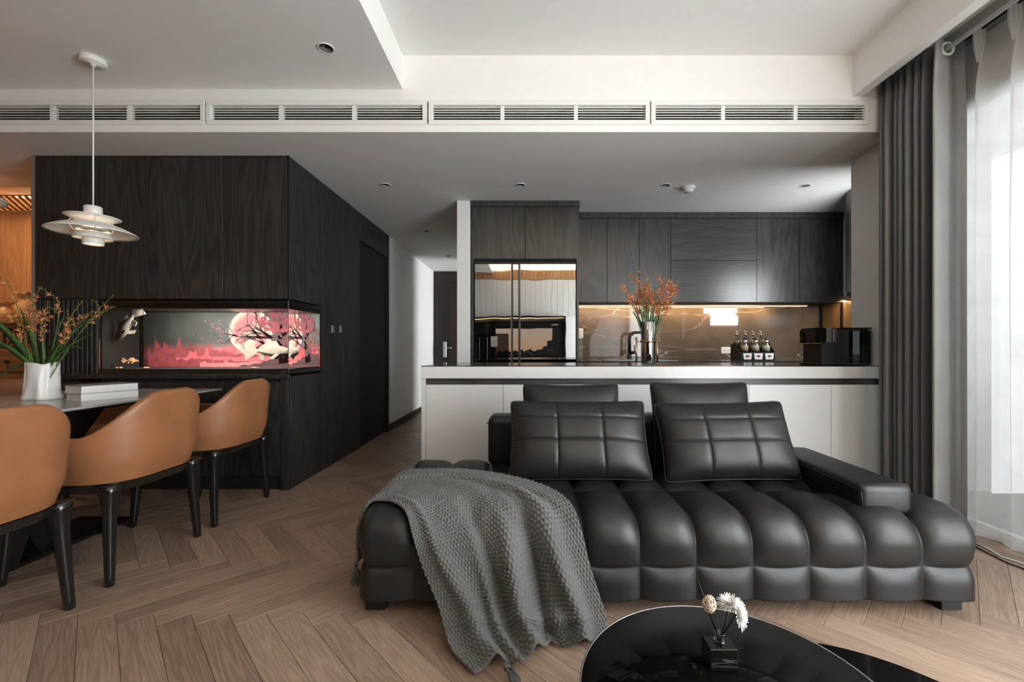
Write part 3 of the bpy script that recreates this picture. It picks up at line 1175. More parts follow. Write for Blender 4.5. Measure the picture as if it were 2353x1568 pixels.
def fish(name, label, at, heading, L, m, tilt=0.0, group=None):
    """a long-finned goldfish: body lofted along x, then fan tail and fins"""
    at = Vector(at)
    R = Matrix.Rotation(heading, 3, 'Z') @ Matrix.Rotation(tilt, 3, 'Y')
    t = thing(name, label, 'fish', at, group)
    prof = [(.50, .004), (.46, .05), (.38, .095), (.25, .135), (.08, .150), (-.10, .125), (-.25, .075), (-.36, .040), (-.42, .035)]
    mb = MB()
    n = 14
    vs, fs = [], []
    for (x, r) in prof:
        for k in range(n):
            a = 2 * PI * k / n
            vs.append(at + R @ Vector((x * L, r * .62 * L * math.cos(a), r * 1.1 * L * math.sin(a))))
    for i in range(len(prof) - 1):
        for k in range(n):
            fs.append((i * n + k, i * n + (k + 1) % n, (i + 1) * n + (k + 1) % n, (i + 1) * n + k))
    fs += [tuple(range(n)), tuple((len(prof) - 1) * n + k for k in range(n))]
    mb.add(vs, fs, 0, True)
    mb.build('body', m, t)

    def fin(nm, pts, th=.004):
        q = [at + R @ Vector((x * L, y * L, z * L)) for x, y, z in pts]
        s = R @ Vector((0, th, 0))
        k = len(q)
        v = [p - s for p in q] + [p + s for p in q]
        MB().add(v, [tuple(range(k)), tuple(range(2 * k - 1, k - 1, -1))] + [(i, (i + 1) % k, k + (i + 1) % k, k + i) for i in range(k)]).build(nm, m, t)
    fin('tail', [(-.40, 0, .04), (-.60, .04, .17), (-.82, .06, .24), (-.74, .03, .06), (-.86, .02, -.03), (-.74, .0, -.10), (-.70, -.03, -.26), (-.52, -.02, -.14), (-.40, 0, -.04)])
    fin('dorsal_fin', [(.18, 0, .15), (.08, .01, .29), (-.12, .02, .27), (-.28, .02, .17), (-.26, 0, .08)])
    fin('pectoral_fin', [(.20, -.09, -.08), (.06, -.17, -.22), (-.06, -.16, -.20), (.10, -.09, -.06)])
    fin('pectoral_fin', [(.20, .09, -.08), (.06, .17, -.22), (-.06, .16, -.20), (.10, .09, -.06)])
    fin('anal_fin', [(-.16, 0, -.10), (-.24, .01, -.25), (-.36, .02, -.23), (-.32, 0, -.06)])
    for s in (-1, 1):
        e = at + R @ Vector((.38 * L, s * .058 * L, .025 * L))
        MB().lathe([(0, -.004), (.004, 0), (0, .004)], e, 8).build('eye', M['gloss_black'], t)
    return t


fish('goldfish', 'large pale fish swimming head-up at the dark end of the tank', (-2.965, 3.235, 1.175), PI - .25, .26, M['fish_cream'], .85)
fish('goldfish', 'large cream fish swimming low in front of the printed tree', (-1.915, 3.30, .995), .10, .27, M['fish_cream'], .02)
fish('goldfish', 'small orange fish near the tank floor at the dark end', (-2.93, 3.26, .925), .3, .085, M['fish_orange'], .05)
for px, lab in ((287, 'small pebble heap on the tank floor, left of the divider'), (345, 'small pebble heap on the tank floor, right of the divider'), (597, 'small pale coral piece on the tank floor below the cream fish')):
    c = Pt(px, 852, 3.2)
    o = thing('tank_pebble', lab, 'pebble', (c.x - .03, 3.22, TZ0 + .008))
    for k in range(5):
        q = Vector((c.x - .03 + rnd.uniform(-.028, .028), 3.22 + rnd.uniform(-.02, .02), TZ0 + .008))
        r = rnd.uniform(.007, .012)
        MB().lathe([(0, 0), (r, .003), (r * .8, r * .9), (0, r * 1.2)], q, 9).build('stone', M['fish_orange'], o)

# ================================================================== altar niche beyond the cabinet
sbox('wall_altar', M['orange_wood'], -5.7, -3.70, 4.18, 4.30, 0, LOW)
w2 = bpy.data.objects['wall_altar']
for k in range(5):
    x1 = -3.72 - k * .42
    part('panel', M['orange_wood'], w2, x1 - .417, x1, 4.165, 4.18, 1.0, LOW - .05, .002)
t = thing('lattice_canopy', 'glowing woven wood lattice canopy over the altar', 'canopy', (-4.9, 3.95, 2.33))
part('fascia', M['altar_wood'], t, -5.55, -4.25, 3.71, 3.74, 2.325, LOW - .001, .002)
part('side_rail', M['altar_wood'], t, -4.28, -4.25, 3.74, 4.16, 2.325, LOW - .001)
part('glow_panel', M['lattice_glow'], t, -5.5, -4.29, 3.75, 4.15, 2.375, 2.380)
for k in range(22):
    x = -5.52 + k * .056
    MB().obox((x, 3.95, 2.340), Vector((1, .8, 0)).normalized(), Vector((-.8, 1, 0)).normalized(), (0, 0, 1), .012, .27 if 3 < k < 20 else .12, .004).build('lattice_strip', M['slat_wood'], t)
for k in range(22):
    x = -5.52 + k * .056
    MB().obox((x, 3.95, 2.349), Vector((1, -.8, 0)).normalized(), Vector((.8, 1, 0)).normalized(), (0, 0, 1), .012, .27 if 3 < k < 20 else .12, .004).build('lattice_strip', M['slat_wood'], t)

t = thing('altar_cabinet', 'carved brown altar cabinet with drawers behind the white vase', 'cabinet', (-4.7, 3.95, 0))
part('body', M['altar_wood'], t, -5.5, -3.66, 3.84, 4.16, 0, 1.06, .004)
part('tabletop', M['altar_wood'], t, -5.52, -3.64, 3.80, 4.16, 1.23, 1.27, .006)
part('rail', M['altar_wood'], t, -5.5, -3.66, 3.82, 3.86, 1.195, 1.23)
part('back_board', M['altar_wood'], t, -5.5, -3.66, 3.97, 4.0, 1.06, 1.23)
for k in range(34):
    x = -5.47 + k * .0545
    part('spindle', M['altar_wood'], t, x - .010, x + .010, 3.83, 3.85, 1.06, 1.195, .003)
for k in range(3):
    x0 = -5.48 + k * .605
    d = part('drawer', M['altar_wood'], t, x0, x0 + .595, 3.818, 3.84, .81, 1.00, .006)
    MB().lathe([(0, -.014), (.012, -.01), (.014, 0), (.012, .01), (0, .014)], (x0 + .30, 3.805, .90), 12).build('knob', M['black_metal'], d)
    d = part('drawer', M['altar_wood'], t, x0, x0 + .595, 3.818, 3.84, .58, .79, .006)
    MB().lathe([(0, -.014), (.012, -.01), (.014, 0), (.012, .01), (0, .014)], (x0 + .30, 3.805, .68), 12).build('knob', M['black_metal'], d)


def ruffled_vase(label, px, py, Y, z, h, r):
    c = Vector(((px - CX) * Y / F, Y, z))
    t = thing('ceramic_vase', label, 'vase', c, 'ceramics on the altar cabinet')
    prof = [(.0, 0), (.55, .0), (.62, .05), (.95, .30), (.90, .50), (.55, .70), (.50, .78), (.72, .90), (1.0, 1.0), (.96, 1.0), (.66, .9), (.42, .78), (.45, .6), (0, .58)]
    mb = MB()
    n = 40
    mb.grid(lambda u, v: _ruf(c, prof, u, v, h, r), n, len(prof) - 1, closed_u=True)
    mb.build('vase_body', M['ceramic_tan'], t)


def _ruf(c, prof, u, v, h, r):
    i = min(int(round(v * (len(prof) - 1))), len(prof) - 1)
    rr, zz = prof[i]
    a = 2 * PI * u
    w = 1 + (.10 * math.sin(8 * a) if zz > .85 else .02 * math.sin(8 * a))
    dz = .03 * math.sin(8 * a) * h if zz > .85 else 0
    return (c.x + rr * r * w * math.cos(a), c.y + rr * r * w * math.sin(a), c.z + zz * h + dz)


ruffled_vase('ruffled tan ceramic vase on the altar cabinet behind the flowers', 59, 690, 3.95, 1.27, .25, .075)
ruffled_vase('squat tan ceramic bowl on the altar cabinet, furthest from the dark cupboards', 10, 690, 3.98, 1.27, .17, .07)
t = thing('offering_tray', 'low tray of small pale offerings on the altar cabinet', 'tray', (-4.50, 3.88, 1.27))
part('tray', M['altar_wood'], t, -4.66, -4.36, 3.83, 3.93, 1.27, 1.285, .004)
for k in range(9):
    x = -4.64 + k * .033
    MB().lathe([(0, 0), (.013, .004), (.016, .016), (.010, .028), (0, .032)], (x, 3.88 + .012 * (k % 2), 1.285), 12).build('cup', M['ceramic_tan'], t)
# ================================================================== dining table
TX, TY0_, TY1_ = -2.485, 1.28, 2.90
t = thing('dining_table', 'long grey stone dining table on a black crossed base', 'table', (TX, 2.09, 0))
part('tabletop', M['table_stone'], t, -2.92, -2.05, TY0_, TY1_, .738, .75, .003)
part('under_frame', M['black_matte'], t, -2.80, -2.17, TY0_ + .15, TY1_ - .15, .712, .737)
part('base_plate', M['black_lacquer'], t, -2.66, -2.36, 1.50, 2.58, .0, .022, .004)
for s in (-1, 1):
    mb = MB()
    pts = []
    for z, c, h in ((.022, -.16, .075), (.37, .0, .05), (.712, .24, .10)):
        pts.append((z, 2.06 + s * c, h))
    vs = []
    for z, c, h in pts:
        vs += [(TX - .11 + s * .05, c - h, z), (TX + .11 + s * .05, c - h, z), (TX + .11 + s * .05, c + h, z), (TX - .11 + s * .05, c + h, z)]
    fs = [(3, 2, 1, 0), (8, 9, 10, 11)]
    for k in (0, 4):
        fs += [(k + i, k + (i + 1) % 4, k + 4 + (i + 1) % 4, k + 4 + i) for i in range(4)]
    mb.add(vs, fs)
    mb.build('crossed_leg', M['black_lacquer'], t)


# ================================================================== tub chairs
def chair_curve(s, k=1.0):
    """plan of the shell, s in -1..1 from one arm front round the back to the other; k scales it. The chair faces -x"""
    w, b, r, xf = .272 * k, .285 * k, .19, -.235
    straight = b - r - xf
    arc = PI / 2 * r
    flat = w - r
    tot = straight + arc + flat
    d = (1 - abs(s)) * tot
    sg = -1 if s < 0 else 1
    if d <= straight:
        return Vector((xf + d, sg * w, 0)), Vector((0, sg, 0)), d / tot
    if d <= straight + arc:
        a = (d - straight) / r
        return Vector((b - r + r * math.sin(a), sg * (w - r + r * math.cos(a)), 0)), Vector((math.sin(a), sg * math.cos(a), 0)), d / tot
    return Vector((b, sg * (w - r) * (1 - (d - straight - arc) / flat), 0)), Vector((1, 0, 0)), d / tot


def make_chair(loc, label):
    t = thing('dining_chair', label, 'chair', (0, 0, 0), 'tub chairs round the dining table')
    TH = .042
    prof = []   # (offset inwards, height fraction)
    for i in range(13):
        prof.append((0.0, i / 12 * .955))
    for i in range(1, 8):
        a = PI * i / 8
        prof.append((TH / 2 * (1 - math.cos(a)), .955 + .045 * math.sin(a)))
    for i in range(10):
        prof.append((TH, .955 - i / 9 * .955))
    mb = MB()
    nu = 72

    def shell(u, v):
        s = -1 + 2 * u
        i = min(int(round(v * (len(prof) - 1))), len(prof) - 1)
        off, hf = prof[i]
        p, nrm, q = chair_curve(s)
        top = .637 + .186 * smooth(.49, .90, q)
        z0 = .432
        z = z0 + (top - z0) * hf
        k = (z - z0) / .39
        lean = .006 + .030 * k - .020 * max(0, .22 - k) / .22     # flare out with height, tuck in at the foot
        p = p + nrm * (lean - off)
        if abs(s) > .985:
            p.x -= .004
        return (p.x, p.y, z)
    mb.grid(shell, nu, len(prof) - 1)
    # close the arm fronts
    w = nu + 1
    col0 = [j * w for j in range(len(prof))]
    col1 = [j * w + nu for j in range(len(prof))]
    mb.f.append(tuple(col0)); mb.m.append(0); mb.smooth.append(False)
    mb.f.append(tuple(reversed(col1))); mb.m.append(0); mb.smooth.append(False)
    mb.build('shell', M['tan_leather'], t)
    sm = rbox(MB(), -.255, .225, -.222, .222, .425, .505, .03, .05, lambda p, n: .008 * (1 - (p.x / .25) ** 2) * (1 - (p.y / .22) ** 2) if n.z > .9 else 0)
    sm.build('seat', M['tan_leather'], t)
    # black frame under the shell
    fr = MB()

    def rail(u, v):
        s = -1 + 2 * u
        p, nrm, q = chair_curve(s)
        ring = [(-.008, .432), (-.012, .428), (-.020, .398), (-.026, .393), (-.052, .393), (-.056, .398), (-.056, .432)]
        off, z = ring[min(int(round(v * 6)), 6)]
        p = p + nrm * (off + .004)
        return (p.x, p.y, z)
    fr.grid(rail, 60, 6)
    fr.box(-.238, -.190, -.262, .262, .393, .430, .004)
    fr.box(-.19, .24, -.23, .23, .418, .4315)
    fr.build('frame', M['black_lacquer'], t)
    for sx, sy in ((1, -1), (1, 1), (-1, -1), (-1, 1)):
        fx, fy = (.232 if sx > 0 else -.235), .247 * sy
        tx, ty = (.212 if sx > 0 else -.212), .226 * sy
        path, rad = [], []
        for i in range(13):
            k = i / 12
            z = .426 * (1 - k)
            path.append((tx + (fx - tx) * k ** 1.2, ty + (fy - ty) * k ** 1.2, z))
            rad.append(.0160 + .0105 * (1 - k) + .015 * max(0, 1 - k / .28) ** 2)
        MB().tube(path, rad, 12, sq=.75).build('leg', M['black_lacquer'], t)
    t.location = loc
    return t


CH_Y = (1.455, 2.11, 2.73)
c0 = make_chair((-2.03, CH_Y[1], 0), 'tan leather tub chair in the middle of the near row')
for y, lab in ((CH_Y[0], 'tan leather tub chair cut off by the edge of the photo, nearest the camera'), (CH_Y[2], 'tan leather tub chair nearest the black cabinet, back to the hall')):
    c = copy_tree(c0)
    c.location = (-2.03, y, 0)
    c['label'] = lab
for y, lab in zip(CH_Y[1:], ('tan leather tub chair across the table, seen under the tabletop', 'tan leather tub chair across the table, behind the white vase')):
    c = copy_tree(c0)
    c.location = (-2.94, y, 0)
    c.rotation_euler = (0, 0, PI)
    c['label'] = lab

# ================================================================== pendant lamps
def pendant(x, y, label, first=True):
    zr = 1.679
    k = 1.0
    t = thing('pendant_lamp', label, 'lamp', (x, y, zr), 'white layered pendants over the dining table')
    c = (x, y, zr)

    def shade(name, prof, th=.0022):
        outer = prof
        inner = [(max(r - th * .4, .001), z - th) for r, z in reversed(prof)]
        return MB().lathe(outer + inner, c, 64, closed=True).build(name, M['lamp_white'], t)
    shade('upper_shade', [(.122, .088), (.112, .085), (.096, .078), (.080, .068), (.066, .055), (.058, .046)])
    shade('main_shade', [(.198, .0), (.188, .008), (.160, .024), (.130, .038), (.104, .047), (.092, .050), (.090, .052)])
    shade('middle_shade', [(.0865, -.034), (.086, -.026), (.080, -.012), (.070, -.002), (.063, .002)])
    shade('inner_shade', [(.075, .012), (.070, .018), (.062, .022)])
    shade('lower_shade', [(.047, -.066), (.0475, -.045), (.045, -.030), (.040, -.020)])
    MB().lathe([(0, -.062), (.030, -.062), (.044, -.060), (.044, -.058), (0, -.058)], c, 32).build('diffuser', M['bulb_glow'], t)
    MB().lathe([(0, -.050), (.016, -.047), (.021, -.036), (.018, -.022), (.012, -.012), (0, -.010)], c, 20).build('bulb', M['bulb_glow'], t)
    MB().lathe([(.0, .151), (.036, .151), (.040, .147), (.040, .105), (.036, .100), (.036, .06), (.0, .06)], c, 32).build('lamp_socket', M['lamp_white'], t)
    for q in range(3):
        a = math.radians(200 + 120 * q)
        e = Vector((math.cos(a), math.sin(a), 0))
        v = Vector(c)
        pts = [v + e * .095 + Vector((0, 0, .079)), v + e * .108 + Vector((0, 0, .068)), v + e * .108 + Vector((0, 0, .045)), v + e * .094 + Vector((0, 0, .018)), v + e * .080 + Vector((0, 0, .004)), v + e * .067 + Vector((0, 0, .001))]
        MB().tube(pts, .0032, 6).build('strut', M['lamp_white'], t)
    MB().tube([(x, y, zr + .15), (x, y, MID - .03)], .0042, 8).build('cord', M['cord_white'], t)
    MB().lathe([(0, .0), (.058, .0), (.060, -.003), (.060, -.024), (.056, -.030), (.012, -.030), (.010, -.042), (.0, -.042)], (x, y, MID), 40).build('ceiling_canopy', M['lamp_white'], t)
    L = point('pendant_bulb', (x, y, zr - .045), 4.0, (1.0, 0.70, 0.40), .02)
    L.parent = t
    L.location = (0, 0, -.048)
    L2 = point('pendant_bulb', (x, y, zr + .03), .45, (1.0, 0.70, 0.40), .015)
    L2.parent = t
    L2.location = (0, 0, .052)


pendant(-2.497, 2.49, 'white layered pendant lamp hanging before the dark cupboards')
pendant(-2.515, 1.845, 'white layered pendant lamp cut off at the edge of the photo')

# ================================================================== books
def book(label, c, ang, l, w, h, cover):
    t = thing('book', label, 'book', c, 'books on the dining table', 0)
    m = MB()
    ax, ay = Vector((math.cos(ang), math.sin(ang), 0)), Vector((-math.sin(ang), math.cos(ang), 0))
    c = Vector(c)
    m.obox(c + Vector((0, 0, h / 2)) + ay * .002, ax, ay, (0, 0, 1), l / 2 - .005, w / 2 - .005, h / 2 - .0027)
    m.build('pages', M['paper'], t)
    m = MB()
    m.obox(c + Vector((0, 0, .0013)), ax, ay, (0, 0, 1), l / 2, w / 2, .0013)
    m.obox(c - ay * (w / 2 - .0015) + Vector((0, 0, h / 2)), ax, ay, (0, 0, 1), l / 2, .0015, h / 2 - .0026)
    m.build('cover', M['book_cover'], t)
    m = MB()
    m.obox(c + Vector((0, 0, h - .0013)), ax, ay, (0, 0, 1), l / 2, w / 2, .0013)
    m.build('cover', cover, t)


ang = math.atan2(.21, .094)
ax, ay = Vector((math.cos(ang), math.sin(ang), 0)), Vector((-math.sin(ang), math.cos(ang), 0))
c = Vector((-2.27, 2.202, .7502)) + ax * .118 + ay * .085
book('thick white book at the bottom of the stack on the table', c, ang, .236, .17, .0375, M['book_grey'])
c2 = c + Vector((0, 0, .038)) - ax * .004 - ay * .002
book('thick white book with a grey top cover, on top of the stack', c2, ang + .05, .238, .165, .0385, M['book_grey'])

# ================================================================== white vase with a loose bouquet
VX, VY = -2.562, 2.29
t = thing('white_vase', 'white ceramic vase shaped like a crumpled bag on the dining table', 'vase', (VX, VY, .75))


def bag(u, v):
    a = 2 * PI * u
    i = min(int(round(v * 24)), 24)
    inner = i > 13
    k = (i / 13) if not inner else 1 - (i - 13) / 11 * .85
    z = .192 * k
    w = .062 + .008 * (1 - k) ** 2 - .006 * math.sin(PI * k)
    d = .052 + .007 * (1 - k) ** 2
    c, s = math.cos(a), math.sin(a)
    e = .62
    x = math.copysign(abs(c) ** e, c) * w
    y = math.copysign(abs(s) ** e, s) * d
    f = 1 + .045 * math.sin(5 * a + 2.2 * k + .6) * (.35 + .65 * math.sin(PI * min(k, .95))) + .03 * math.sin(9 * a - 3 * k) * (1 - k * .5)
    if k < .1:
        f *= 1.06
    if inner:
        f *= .93
    z += .006 * math.sin(3 * a + 1) * smooth(.8, 1, k)
    return (VX + x * f, VY + y * f, .7505 + z)


mb = MB().grid(bag, 72, 24, closed_u=True)
mb.f.append(tuple(range(71, -1, -1))); mb.m.append(0); mb.smooth.append(False)
mb.build('vase_body', M['white_ceramic'], t)


def bez(p0, p1, p2, n=12):
    return [p0 * (1 - s) ** 2 + p1 * 2 * s * (1 - s) + p2 * s * s for s in [i / n for i in range(n + 1)]]


def blade(mb, p0, p1, p2, w, n=12):
    """a sword-shaped leaf with a folded midrib"""
    pts = bez(p0, p1, p2, n)
    vs, fs = [], []
    for i, p in enumerate(pts):
        s = i / n
        tg = (pts[min(i + 1, n)] - pts[max(i - 1, 0)]).normalized()
        side = tg.cross(Vector((0.25, -1, .1))).normalized()
        nor = side.cross(tg).normalized()
        ww = w * (.55 + .45 * math.sin(PI * min(s * 1.3, .5))) * (1 - s ** 3.2) + .0006
        vs += [p - side * ww + nor * ww * .25, p, p + side * ww + nor * ww * .25, p + nor * .0012]
    for i in range(n):
        a = 4 * i
        b = a + 4
        fs += [(a, a + 1, b + 1, b), (a + 1, a + 2, b + 2, b + 1), (a + 2, a + 3, b + 3, b + 2), (a + 3, a, b, b + 3)]
    mb.add(vs, fs, 0, True)
    return mb


def floret(mb, p, d, s, rn, mi=0, open_=.5):
    """small trumpet flower: tube and six petals"""
    d = d.normalized()
    a = d.orthogonal().normalized()
    b = d.cross(a)
    q = p + d * s * .55
    vs, fs = [], []
    for k in range(6):
        th = 2 * PI * k / 6
        e = a * math.cos(th) + b * math.sin(th)
        e2 = a * math.cos(th + .5) + b * math.sin(th + .5)
        e3 = a * math.cos(th - .5) + b * math.sin(th - .5)
        tip = q + d * s * (.75 - .4 * open_) + e * s * (.25 + .75 * open_)
        i = len(vs)
        vs += [p, q + e2 * s * .22, tip, q + e3 * s * .22]
        fs.append((i, i + 1, i + 2, i + 3))
    mb.add(vs, fs, mi, True)


def bud(mb, p, d, s, mi=0):
    d = d.normalized()
    a = d.orthogonal().normalized()
    b = d.cross(a)
    vs = [p]
    for k in range(4):
        th = PI / 2 * k
        vs.append(p + d * s * .55 + (a * math.cos(th) + b * math.sin(th)) * s * .18)
    vs.append(p + d * s)
    fs = []
    for k in range(4):
        fs += [(0, 1 + k, 1 + (k + 1) % 4), (5, 1 + (k + 1) % 4, 1 + k)]
    mb.add(vs, fs, mi, True)


def flower_stem(root, base, mid, tip, rn, r=.0022, heads=14, size=.016, openness=.3, span=.35, branches=2, mats=None, dens=1.0):
    """one arching stem whose upper part carries florets and zig-zag buds: stem > blossom cluster"""
    pts = bez(base, mid, tip, 16)
    mb = MB().tube(pts, [r * (1 - .65 * i / 16) for i in range(17)], 6)
    spikes = [pts]
    for b in range(branches):
        i = rn.randint(8, 13)
        tg = (pts[i + 1] - pts[i]).normalized()
        o = Vector((rn.uniform(-1, 1), rn.uniform(-.6, .6), rn.uniform(-.2, .8))).normalized()
        L = (tip - base).length * rn.uniform(.16, .28)
        q = bez(pts[i], pts[i] + tg * L * .5, pts[i] + tg * L * .6 + o * L * .6, 10)
        mb.tube(q, r * .45, 5)
        spikes.append(q)
    st = mb.build('stem', M['stem_green'], root)
    fm = MB()
    for si, q in enumerate(spikes):
        n = len(q) - 1
        s0 = 1 - span if si == 0 else .25
        cnt = heads if si == 0 else max(4, heads // 2)
        for k in range(cnt):
            s = s0 + (1 - s0) * k / cnt
            f = s * n
            i = min(int(f), n - 1)
            p = q[i].lerp(q[i + 1], f - i)
            tg = (q[i + 1] - q[i]).normalized()
            sd = tg.cross(Vector((0, 1, 0)))
            sd = sd.normalized() if sd.length > .01 else Vector((1, 0, 0))
            d = tg * .75 + sd * (.8 if k % 2 else -.8) + Vector((rn.uniform(-.4, .4), rn.uniform(-.6, .6), rn.uniform(-.2, .5)))
            sz = size * rn.uniform(.7, 1.2)
            late = k / cnt
            if late < .65 and rn.random() < openness * dens * 1.6:
                floret(fm, p, d, sz * 1.5, rn, rn.choice((0, 0, 0, 2)), rn.uniform(.25, .7))
            else:
                bud(fm, p, d, sz * (1.0 - .45 * late), 1 if rn.random() < .8 else 0)
    fm.build('blossom', mats or [M['petal_orange'], M['bud_ochre'], M['petal_dark']], st)


rn = random.Random(11)
t = thing('flower_bouquet', 'loose bouquet of sword leaves and orange flower sprays in the white vase', 'flowers', (VX, VY, .80))
mouth = Vector((VX, VY, .90))
leafs = [((-60, 700), (30, 830), .020, 0.02), ((-40, 800), (40, 850), .016, .05), ((-90, 750), (20, 850), .013, -.03), ((45, 705), (60, 830), .012, .04),
         ((150, 720), (105, 830), .012, .05), ((210, 730), (130, 840), .016, .0), ((190, 800), (140, 830), .010, -.04), ((222, 762), (150, 815), .006, -.05), ((-20, 880), (30, 870), .010, .03), ((95, 760), (90, 840), .013, -.03)]
for (tp, md, w, dy) in leafs:
    tip = Pt(tp[0], tp[1], VY + dy)
    b = Vector((VX + rn.uniform(-.014, .014), VY + rn.uniform(-.012, .012), .80))
    mouth_ = Vector((b.x, b.y, .965))
    blade(MB(), b, mouth_.lerp(tip, .10) + Vector((0, 0, .02 if tip.z > 1.05 else .10)), tip, w).build('leaf', M['leaf_green'], t)
for (tp, md, dy, br, op) in [((8, 628), (50, 700), .05, 1, .1), ((75, 672), (80, 760), .06, 2, .45), ((60, 700), (75, 770), -.02, 3, .5), ((110, 690), (100, 780), .03, 2, .45), ((190, 692), (130, 760), .0, 2, .25),
                             ((262, 678), (190, 740), -.03, 1, .15), ((265, 706), (215, 700), .02, 1, .1), ((215, 715), (160, 740), .05, 2, .35), ((130, 690), (150, 700), .03, 2, .2), ((30, 720), (60, 790), .02, 2, .45), ((165, 745), (130, 790), -.04, 2, .4), ((95, 730), (95, 790), -.04, 2, .45)]:
    b = Vector((VX + rn.uniform(-.026, .026), VY + rn.uniform(-.02, .02), .80))
    flower_stem(t, b, Pt(md[0], md[1], VY + dy * .6), Pt(tp[0], tp[1], VY + dy), rn, .0026, 18, .0145, op * .55, .40, br, [M['petal_pale'], M['bud_ochre'], M['petal_orange']])
# ================================================================== kitchen
def cab(name, label, x0, x1, y0, y1, z0, z1, doors, m, group=None, gap=.0015):
    """cabinet box with a row/column of separate door fronts; doors: (x0, x1, z0, z1)"""
    t = thing(name, label, 'cabinet', ((x0 + x1) / 2, y0, z0), group)
    part('carcass', M['black_matte'], t, x0 + .001, x1 - .001, y0 + .021, y1, z0, z1)
    for (a, b, c, d, mm) in doors:
        part('door', mm or m, t, a + gap, b - gap, y0, y0 + .020, c + gap, d - gap, .0012)
    return t


KW, KF = M['kitchen_wood'], M['kitchen_wood_flat']
# tall unit round the refrigerator
YR = 4.08
t = thing('refrigerator_cabinet', 'tall charcoal wood surround with two doors above the refrigerator', 'cabinet', (-.04, YR + .3, 0))
part('side_panel', KW, t, -.547, -.525, YR, 4.75, 0, 2.345)
part('side_panel', KW, t, .440, .461, YR, 4.75, 0, 2.345)
part('carcass', M['black_matte'], t, -.524, .439, YR + .022, 4.75, 1.846, 2.345)
part('door', KW, t, -.546, -.046, YR - .002, YR + .019, 1.856, 2.343, .0012)
part('door', KW, t, -.043, .460, YR - .002, YR + .019, 1.856, 2.343, .0012)
part('crown', KW, t, -.549, .470, YR - .012, YR + .10, 2.346, 2.399, .001)

mm = NT('fridge_mirror')
v = mm.mapped((1, 1, 1), rnd=False)
mm.set(color=(.44, .44, .435), metal=1.0, rough=.012)
mm.bump(mm.noise(v, 3.2, 1, 0.3), 0.12, 0.010)
M['fridge_mirror'] = mm.m
t = thing('refrigerator', 'mirror-fronted double-door refrigerator in the charcoal surround', 'refrigerator', (-.04, YR + .3, 0))
part('body', M['black_plastic'], t, -.520, .435, YR + .035, 4.70, .02, 1.838)
part('top_strip', M['black_matte'], t, -.520, .435, YR + .012, YR + .035, 1.812, 1.838)
d = part('door', M['black_plastic'], t, -.518, -.176, YR + .004, YR + .035, .05, 1.810, .003)
part('mirror_front', M['fridge_mirror'], d, -.5135, -.176, YR - .001, YR + .004, .06, 1.806)
d2 = part('dispenser', M['gloss_black'], d, -.487, -.196, YR - .003, YR + .000, .86, 1.155)
part('dispenser_trim', M['steel'], d, -.470, -.466, YR - .006, YR - .002, .90, 1.12)
part('dispenser_trim', M['steel'], d, -.398, -.393, YR - .006, YR - .002, .90, 1.12)
part('dispenser_button', M['steel'], d, -.365, -.300, YR - .007, YR - .002, 1.03, 1.13, .004)
d = part('door', M['black_plastic'], t, -.086, .434, YR + .004, YR + .035, .05, 1.810, .003)
part('mirror_front', M['fridge_mirror'], d, -.084, .431, YR - .001, YR + .004, .06, 1.806)
hd = part('handle_strip', M['black_plastic'], t, -.174, -.088, YR + .006, YR + .035, .05, 1.810)
part('mirror_front', M['fridge_mirror'], hd, -.156, -.106, YR + .001, YR + .006, .06, 1.804)
part('edge_trim', M['steel'], hd, -.1745, -.1715, YR - .003, YR + .006, .06, 1.806)
part('edge_trim', M['steel'], hd, -.091, -.088, YR - .003, YR + .006, .06, 1.806)

# wall cupboards
YU, UB, UT = 4.42, 1.484, 2.337
cab('upper_cabinet', 'narrow charcoal wall cupboard next to the refrigerator surround', .470, .791, YU, 4.745, UB, UT, [(.470, .791, UB, UT, None)], KW, 'charcoal wall cupboards')
cab('upper_cabinet', 'narrow charcoal wall cupboard behind the flower spray on the counter', .791, 1.114, YU, 4.745, UB, UT, [(.791, 1.114, UB, UT, None)], KW, 'charcoal wall cupboards')
cab('upper_cabinet', 'narrow charcoal wall cupboard beside the two wide flap doors', 1.114, 1.432, YU, 4.745, UB, UT, [(1.114, 1.432, UB, UT, None)], KW, 'charcoal wall cupboards')
cab('flap_cabinet', 'wide charcoal wall cupboard with two flap doors, one above the other', 1.432, 2.307, YU, 4.745, UB, UT, [(1.432, 2.307, UB, 1.908, KF), (1.432, 2.307, 1.908, UT, KF)], KW, 'charcoal wall cupboards')
cab('upper_cabinet', 'charcoal wall cupboard in the corner beside the extractor hood', 2.307, 3.185, YU, 4.745, UB, UT, [(2.307, 2.745, UB, UT, None), (2.745, 3.183, UB, UT, None)], KW, 'charcoal wall cupboards')
sbox('trim_3', KW, .470, 3.185, YU - .006, YU + .10, 2.3385, 2.3995, .001)
t = thing('light_strip', 'warm light strip under the wall cupboards', 'light', (1.76, 4.70, 1.478))
part('diffuser', M['led'], t, .53, 2.99, 4.690, 4.702, 1.470, 1.4745)
part('channel', M['trim_metal'], t, .52, 3.0, 4.686, 4.706, 1.4745, 1.4835)

